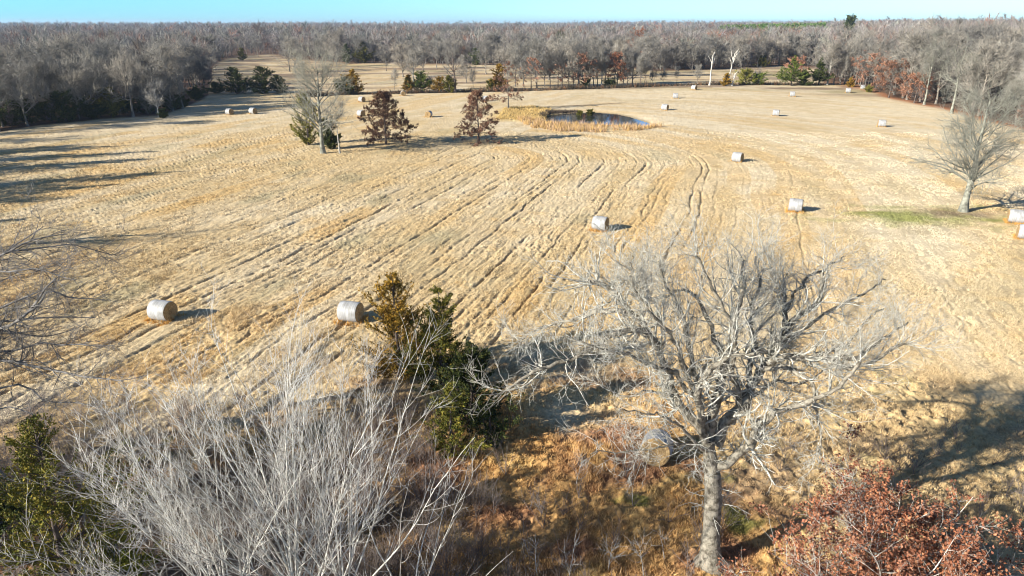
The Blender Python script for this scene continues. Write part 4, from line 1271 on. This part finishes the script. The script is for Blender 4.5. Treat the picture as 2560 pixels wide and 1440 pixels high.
for hx, hy, s in [(738, 182, 1.1), (645, 141, 1.0), (600, 143, .9), (790, 172, 1.0), (842, 166, .9), (966, 178, .8), (1008, 194, .95), (1058, 182, .9), (1092, 172, 1.0), (1166, 208, .7), (1215, 186, 1.0), (1262, 190, 1.05), (1300, 196, 1.1),
                  (1338, 192, 1.1), (1372, 200, 1.05), (1412, 190, 1.1), (1455, 198, 1.1), (1490, 192, 1.1), (1550, 190, 1.1), (1580, 186, 1.1), (1625, 192, 1.0), (1850, 190, .9), (1660, 190, .8)]:
    p = gp(hx, hy)
    v = VAR[int(rw.integers(0, len(VAR)))]
    put('bare_tree', 'bare grey tree scattered over the second tan meadow', 'tree', (p[0], p[1], Hz0(p[0], p[1])), [('trunk', v[0]), ('crown', v[1])], 'bare trees of the second meadow', float(rw.uniform(0, 6.28)), (s, s, s))

TINT = colmat('far_twig')


def tints(n, rng, dark=0.0):
    c = np.array([.23, .213, .193]) * rng.uniform(.7, 1.25, (n, 1)) * rng.uniform(.94, 1.06, (n, 3))
    r = rng.uniform(0, 1, n)
    c[(r > .1) & (r < .24)] *= [.72, .62, .58]
    c[(r > .3) & (r < .42)] *= 1.3
    c[r < .09] = np.array([.27, .145, .10]) * rng.uniform(.7, 1.2, ((r < .09).sum(), 1))
    c[r > .975] = np.array([.06, .075, .03])
    return c


LIB1 = [light_tree(820 + i, .055, 12, 300) for i in range(5)]
LIB2 = [light_tree(830 + i, .065, 12, 230) for i in range(5)]
LIB3 = [light_tree(840 + i, .13, 9, 130) for i in range(4)]
rest = ~solo
pos = np.stack([X[rest], Y[rest], height(X[rest], Y[rest], False)], -1)
parts = [stamp(pos, LIB1, rw, hs[rest] / 12.5, tints(len(pos), rw))]
for d0, d1, sp_, lib in [(520, 900, 10.0, LIB2), (900, 1800, 17.0, LIB3), (1800, 5200, 42.0, LIB3)]:
    x, y = wood_points(d0, d1, sp_, rw, (-120, 2680))
    pos = np.stack([x, y, height(x, y, False)], -1)
    sc = np.where(rw.uniform(0, 1, len(x)) < .06, 1.25, 1) * rw.uniform(.7, 1.25, len(x)) * (1 + .2 * vn(x / 60, y / 60, 96)) * (1 + .22 * sm(proj(x, y)[0], 1950, 2300)) * (1.25 if d0 > 1000 else 1.05)
    parts.append(stamp(pos, lib, rw, sc, tints(len(x), rw) * (1 + .32 * fbm(x / 55, y / 55, 98))[:, None]))
    print('far', d0, len(x))
x, y = wood_points(90, 480, 4.2, rw, (-250, 2810)); k = (wood_in(x, y) < 22) & (rw.uniform(0, 1, len(x)) < .8); x, y = x[k], y[k]
parts.append(stamp(np.stack([x, y, height(x, y, False) - .3], -1), LIB1, rw, rw.uniform(.18, .5, len(x)), tints(len(x), rw) * .8))
print('under', len(x))
Vs, Qs, Ts, Cs, off = [], [], [], [], 0
for v, q, t, c in parts:
    Vs.append(v); Qs.append(q + off); Ts.append(t + off); Cs.append(c); off += len(v)
o = link('far_woods', mesh('far_woods', np.concatenate(Vs), np.concatenate(Qs), np.concatenate(Ts), TINT, False, np.concatenate(Cs)))
tag(o, 'grey leafless woods stretching to the horizon', None, None, 'stuff')

# pine plantation far off
rp = np.random.default_rng(97)
pts = []
while len(pts) < 420:
    px_, d_ = rp.uniform(1795, 2060), rp.uniform(830, 1050)
    zc = d_ * cp + HC * sp
    pts.append(((px_ - 1280) / FP * zc, d_))
pts = np.array(pts)
Vs, Qs, off = [], [], 0
for k in range(3):
    tr, lv = cedar(870 + k, 14.5, 7.0, 40, 1.6, 12, .2, .25, .8)
    q = pts[k::3]
    zz = height(q[:, 0], q[:, 1], False)
    O = lv[0][None] * rp.uniform(.85, 1.1, (len(q), 1, 1)) + np.c_[q, zz][:, None, :]
    Qs.append((lv[1][None] + (off + np.arange(len(q)) * len(lv[0]))[:, None, None]).reshape(-1, 4))
    Vs.append(O.reshape(-1, 3)); off += O.shape[0] * O.shape[1]
M_PLANT = leafmat('plantation_needle', [(0, (.05, .11, .02)), (1, (.13, .22, .045))])
o = link('pine_plantation_foliage', mesh('pine_plantation_foliage', np.concatenate(Vs), np.concatenate(Qs), None, M_PLANT))
tag(o, 'bright green pine plantation far beyond the meadow', None, None, 'stuff')
# round evergreen on the skyline
gx = gd(2112, 620)
tr, lv = cedar(880, top_h(620, 45) - gx[2], 15.0, 140, 1.3, 30, .1, .45, 1.3)
put('round_evergreen', 'round topped dark evergreen standing above the skyline', 'tree', gx, [('trunk', mq('trunk', tr, M_DARKB, True)), ('crown', mq('crown', lv, M_CEDARD))])

# trees past the picture's edge whose shadows fall on the field
for i, (x, y) in enumerate([(-99, 98), (-94, 88), (-104, 106), (-88, 77), (-110, 116), (-84, 70)]):
    v = VAR[i % 7]
    put('bare_tree', 'bare tree past the picture edge shading the mown rows', 'tree', (x, y, Hz0(x, y)), [('trunk', v[0]), ('crown', v[1])], 'bare trees past the picture edge', i * 1.3, 1.0)
for i, (x, y, h) in enumerate([(-99, 97, 19), (-104, 104, 17), (-90, 92, 16), (-86, 80, 18), (-88, 73, 17), (-80, 60, 12)]):
    put_cedar(950 + i, (x, y, Hz0(x, y)), h, 11.0, 'dense evergreen past the picture edge laying broad shade on the mown rows', M_CEDARD, 150, .5, 34, group='evergreens past the picture edge')
for i, (x, y, s) in enumerate([(-35, 17, 1.0)]):
    v = VAR[(i + 3) % 7]
    put('bare_tree', 'bare tree beside the viewpoint shading the thicket', 'tree', (x, y, Hz0(x, y)), [('trunk', v[0]), ('crown', v[1])], 'bare trees beside the viewpoint', i * 2.3, s)

# ------------------------------------------------------------------ light, sky, camera
sun = bpy.data.lights.new('sun', 'SUN'); sun.energy = 5.0; sun.angle = R(.53); sun.color = (1.0, .93, .80)
so = bpy.data.objects.new('sun', sun); COL.objects.link(so)
from mathutils import Vector
so.rotation_euler = Vector(SUNDIR).to_track_quat('Z', 'Y').to_euler()
so.location = (0, 0, 60)

w = bpy.data.worlds.new('World'); S.world = w; w.use_nodes = True
nt = w.node_tree; bg = nt.nodes['Background']
sky = nt.nodes.new('ShaderNodeTexSky'); sky.sky_type = 'NISHITA'; sky.sun_disc = False
sky.sun_elevation = SUN_EL; sky.sun_rotation = math.atan2(SUNDIR[0], SUNDIR[1]) % (2 * math.pi)
sky.altitude = 100; sky.air_density = 1.0; sky.dust_density = .3; sky.ozone_density = 2.0
tcw = nt.nodes.new('ShaderNodeTexCoord'); sep = nt.nodes.new('ShaderNodeSeparateXYZ')
nt.links.new(tcw.outputs['Generated'], sep.inputs[0])
mx = nt.nodes.new('ShaderNodeMath'); mx.operation = 'MULTIPLY_ADD'; mx.inputs[1].default_value = .8; mx.inputs[2].default_value = .5
nt.links.new(sep.outputs[0], mx.inputs[0])
low = ramp(nt, mx.outputs[0], [(0, (.46, 1.42, 2.6)), (.55, (.92, 1.66, 2.75)), (1, (1.02, 1.62, 2.5))])
hi = ramp(nt, sep.outputs[2], [(0, (0, 0, 0)), (.04, (.12,) * 3), (.4, (1, 1, 1))])
tm = nt.nodes.new('ShaderNodeMix'); tm.data_type = 'RGBA'
nt.links.new(hi, tm.inputs['Factor']); nt.links.new(low, tm.inputs[6]); tm.inputs[7].default_value = (.68, .80, .95, 1)
tint = nt.nodes.new('ShaderNodeMix'); tint.data_type = 'RGBA'; tint.blend_type = 'MULTIPLY'
tint.inputs['Factor'].default_value = 1.0
nt.links.new(sky.outputs[0], tint.inputs[6]); nt.links.new(tm.outputs[2], tint.inputs[7]); nt.links.new(tint.outputs[2], bg.inputs['Color'])
bg.inputs['Strength'].default_value = .05

# thin winter air
hm = bpy.data.materials.new('haze'); hm.use_nodes = True
hn = hm.node_tree; hn.nodes.remove(hn.nodes['Principled BSDF'])
pv = hn.nodes.new('ShaderNodeVolumePrincipled')
pv.inputs['Color'].default_value = (.62, .78, 1.0, 1); pv.inputs['Density'].default_value = .00010; pv.inputs['Anisotropy'].default_value = .2
hn.links.new(pv.outputs[0], hn.nodes['Material Output'].inputs['Volume'])
c = np.array([(x, y, z) for z in (-3.0, 48.0) for x, y in ((-9700, -9700), (9700, -9700), (9700, 9700), (-9700, 9700))], float)
o = link('haze', mesh('haze', c, [(3, 2, 1, 0), (4, 5, 6, 7), (0, 1, 5, 4), (1, 2, 6, 5), (2, 3, 7, 6), (3, 0, 4, 7)], None, hm))
tag(o, 'thin blue winter haze over the far woods', None, None, 'stuff')

cam = bpy.data.cameras.new('camera'); cam.lens = 24.0; cam.sensor_width = 36.0; cam.clip_end = 30000; cam.clip_start = .1
co = bpy.data.objects.new('camera', cam); COL.objects.link(co)
co.location = CAM; co.rotation_euler = (math.pi / 2 - PITCH, 0, 0)
S.camera = co
S.view_settings.view_transform = 'Standard'; S.view_settings.look = 'None'
S.view_settings.exposure = 1.22; S.view_settings.gamma = 1.0
S.cycles.pixel_filter_type = 'BLACKMAN_HARRIS'; S.cycles.filter_width = 1.05
S.cycles.max_bounces = 6; S.cycles.diffuse_bounces = 3; S.cycles.transparent_max_bounces = 4
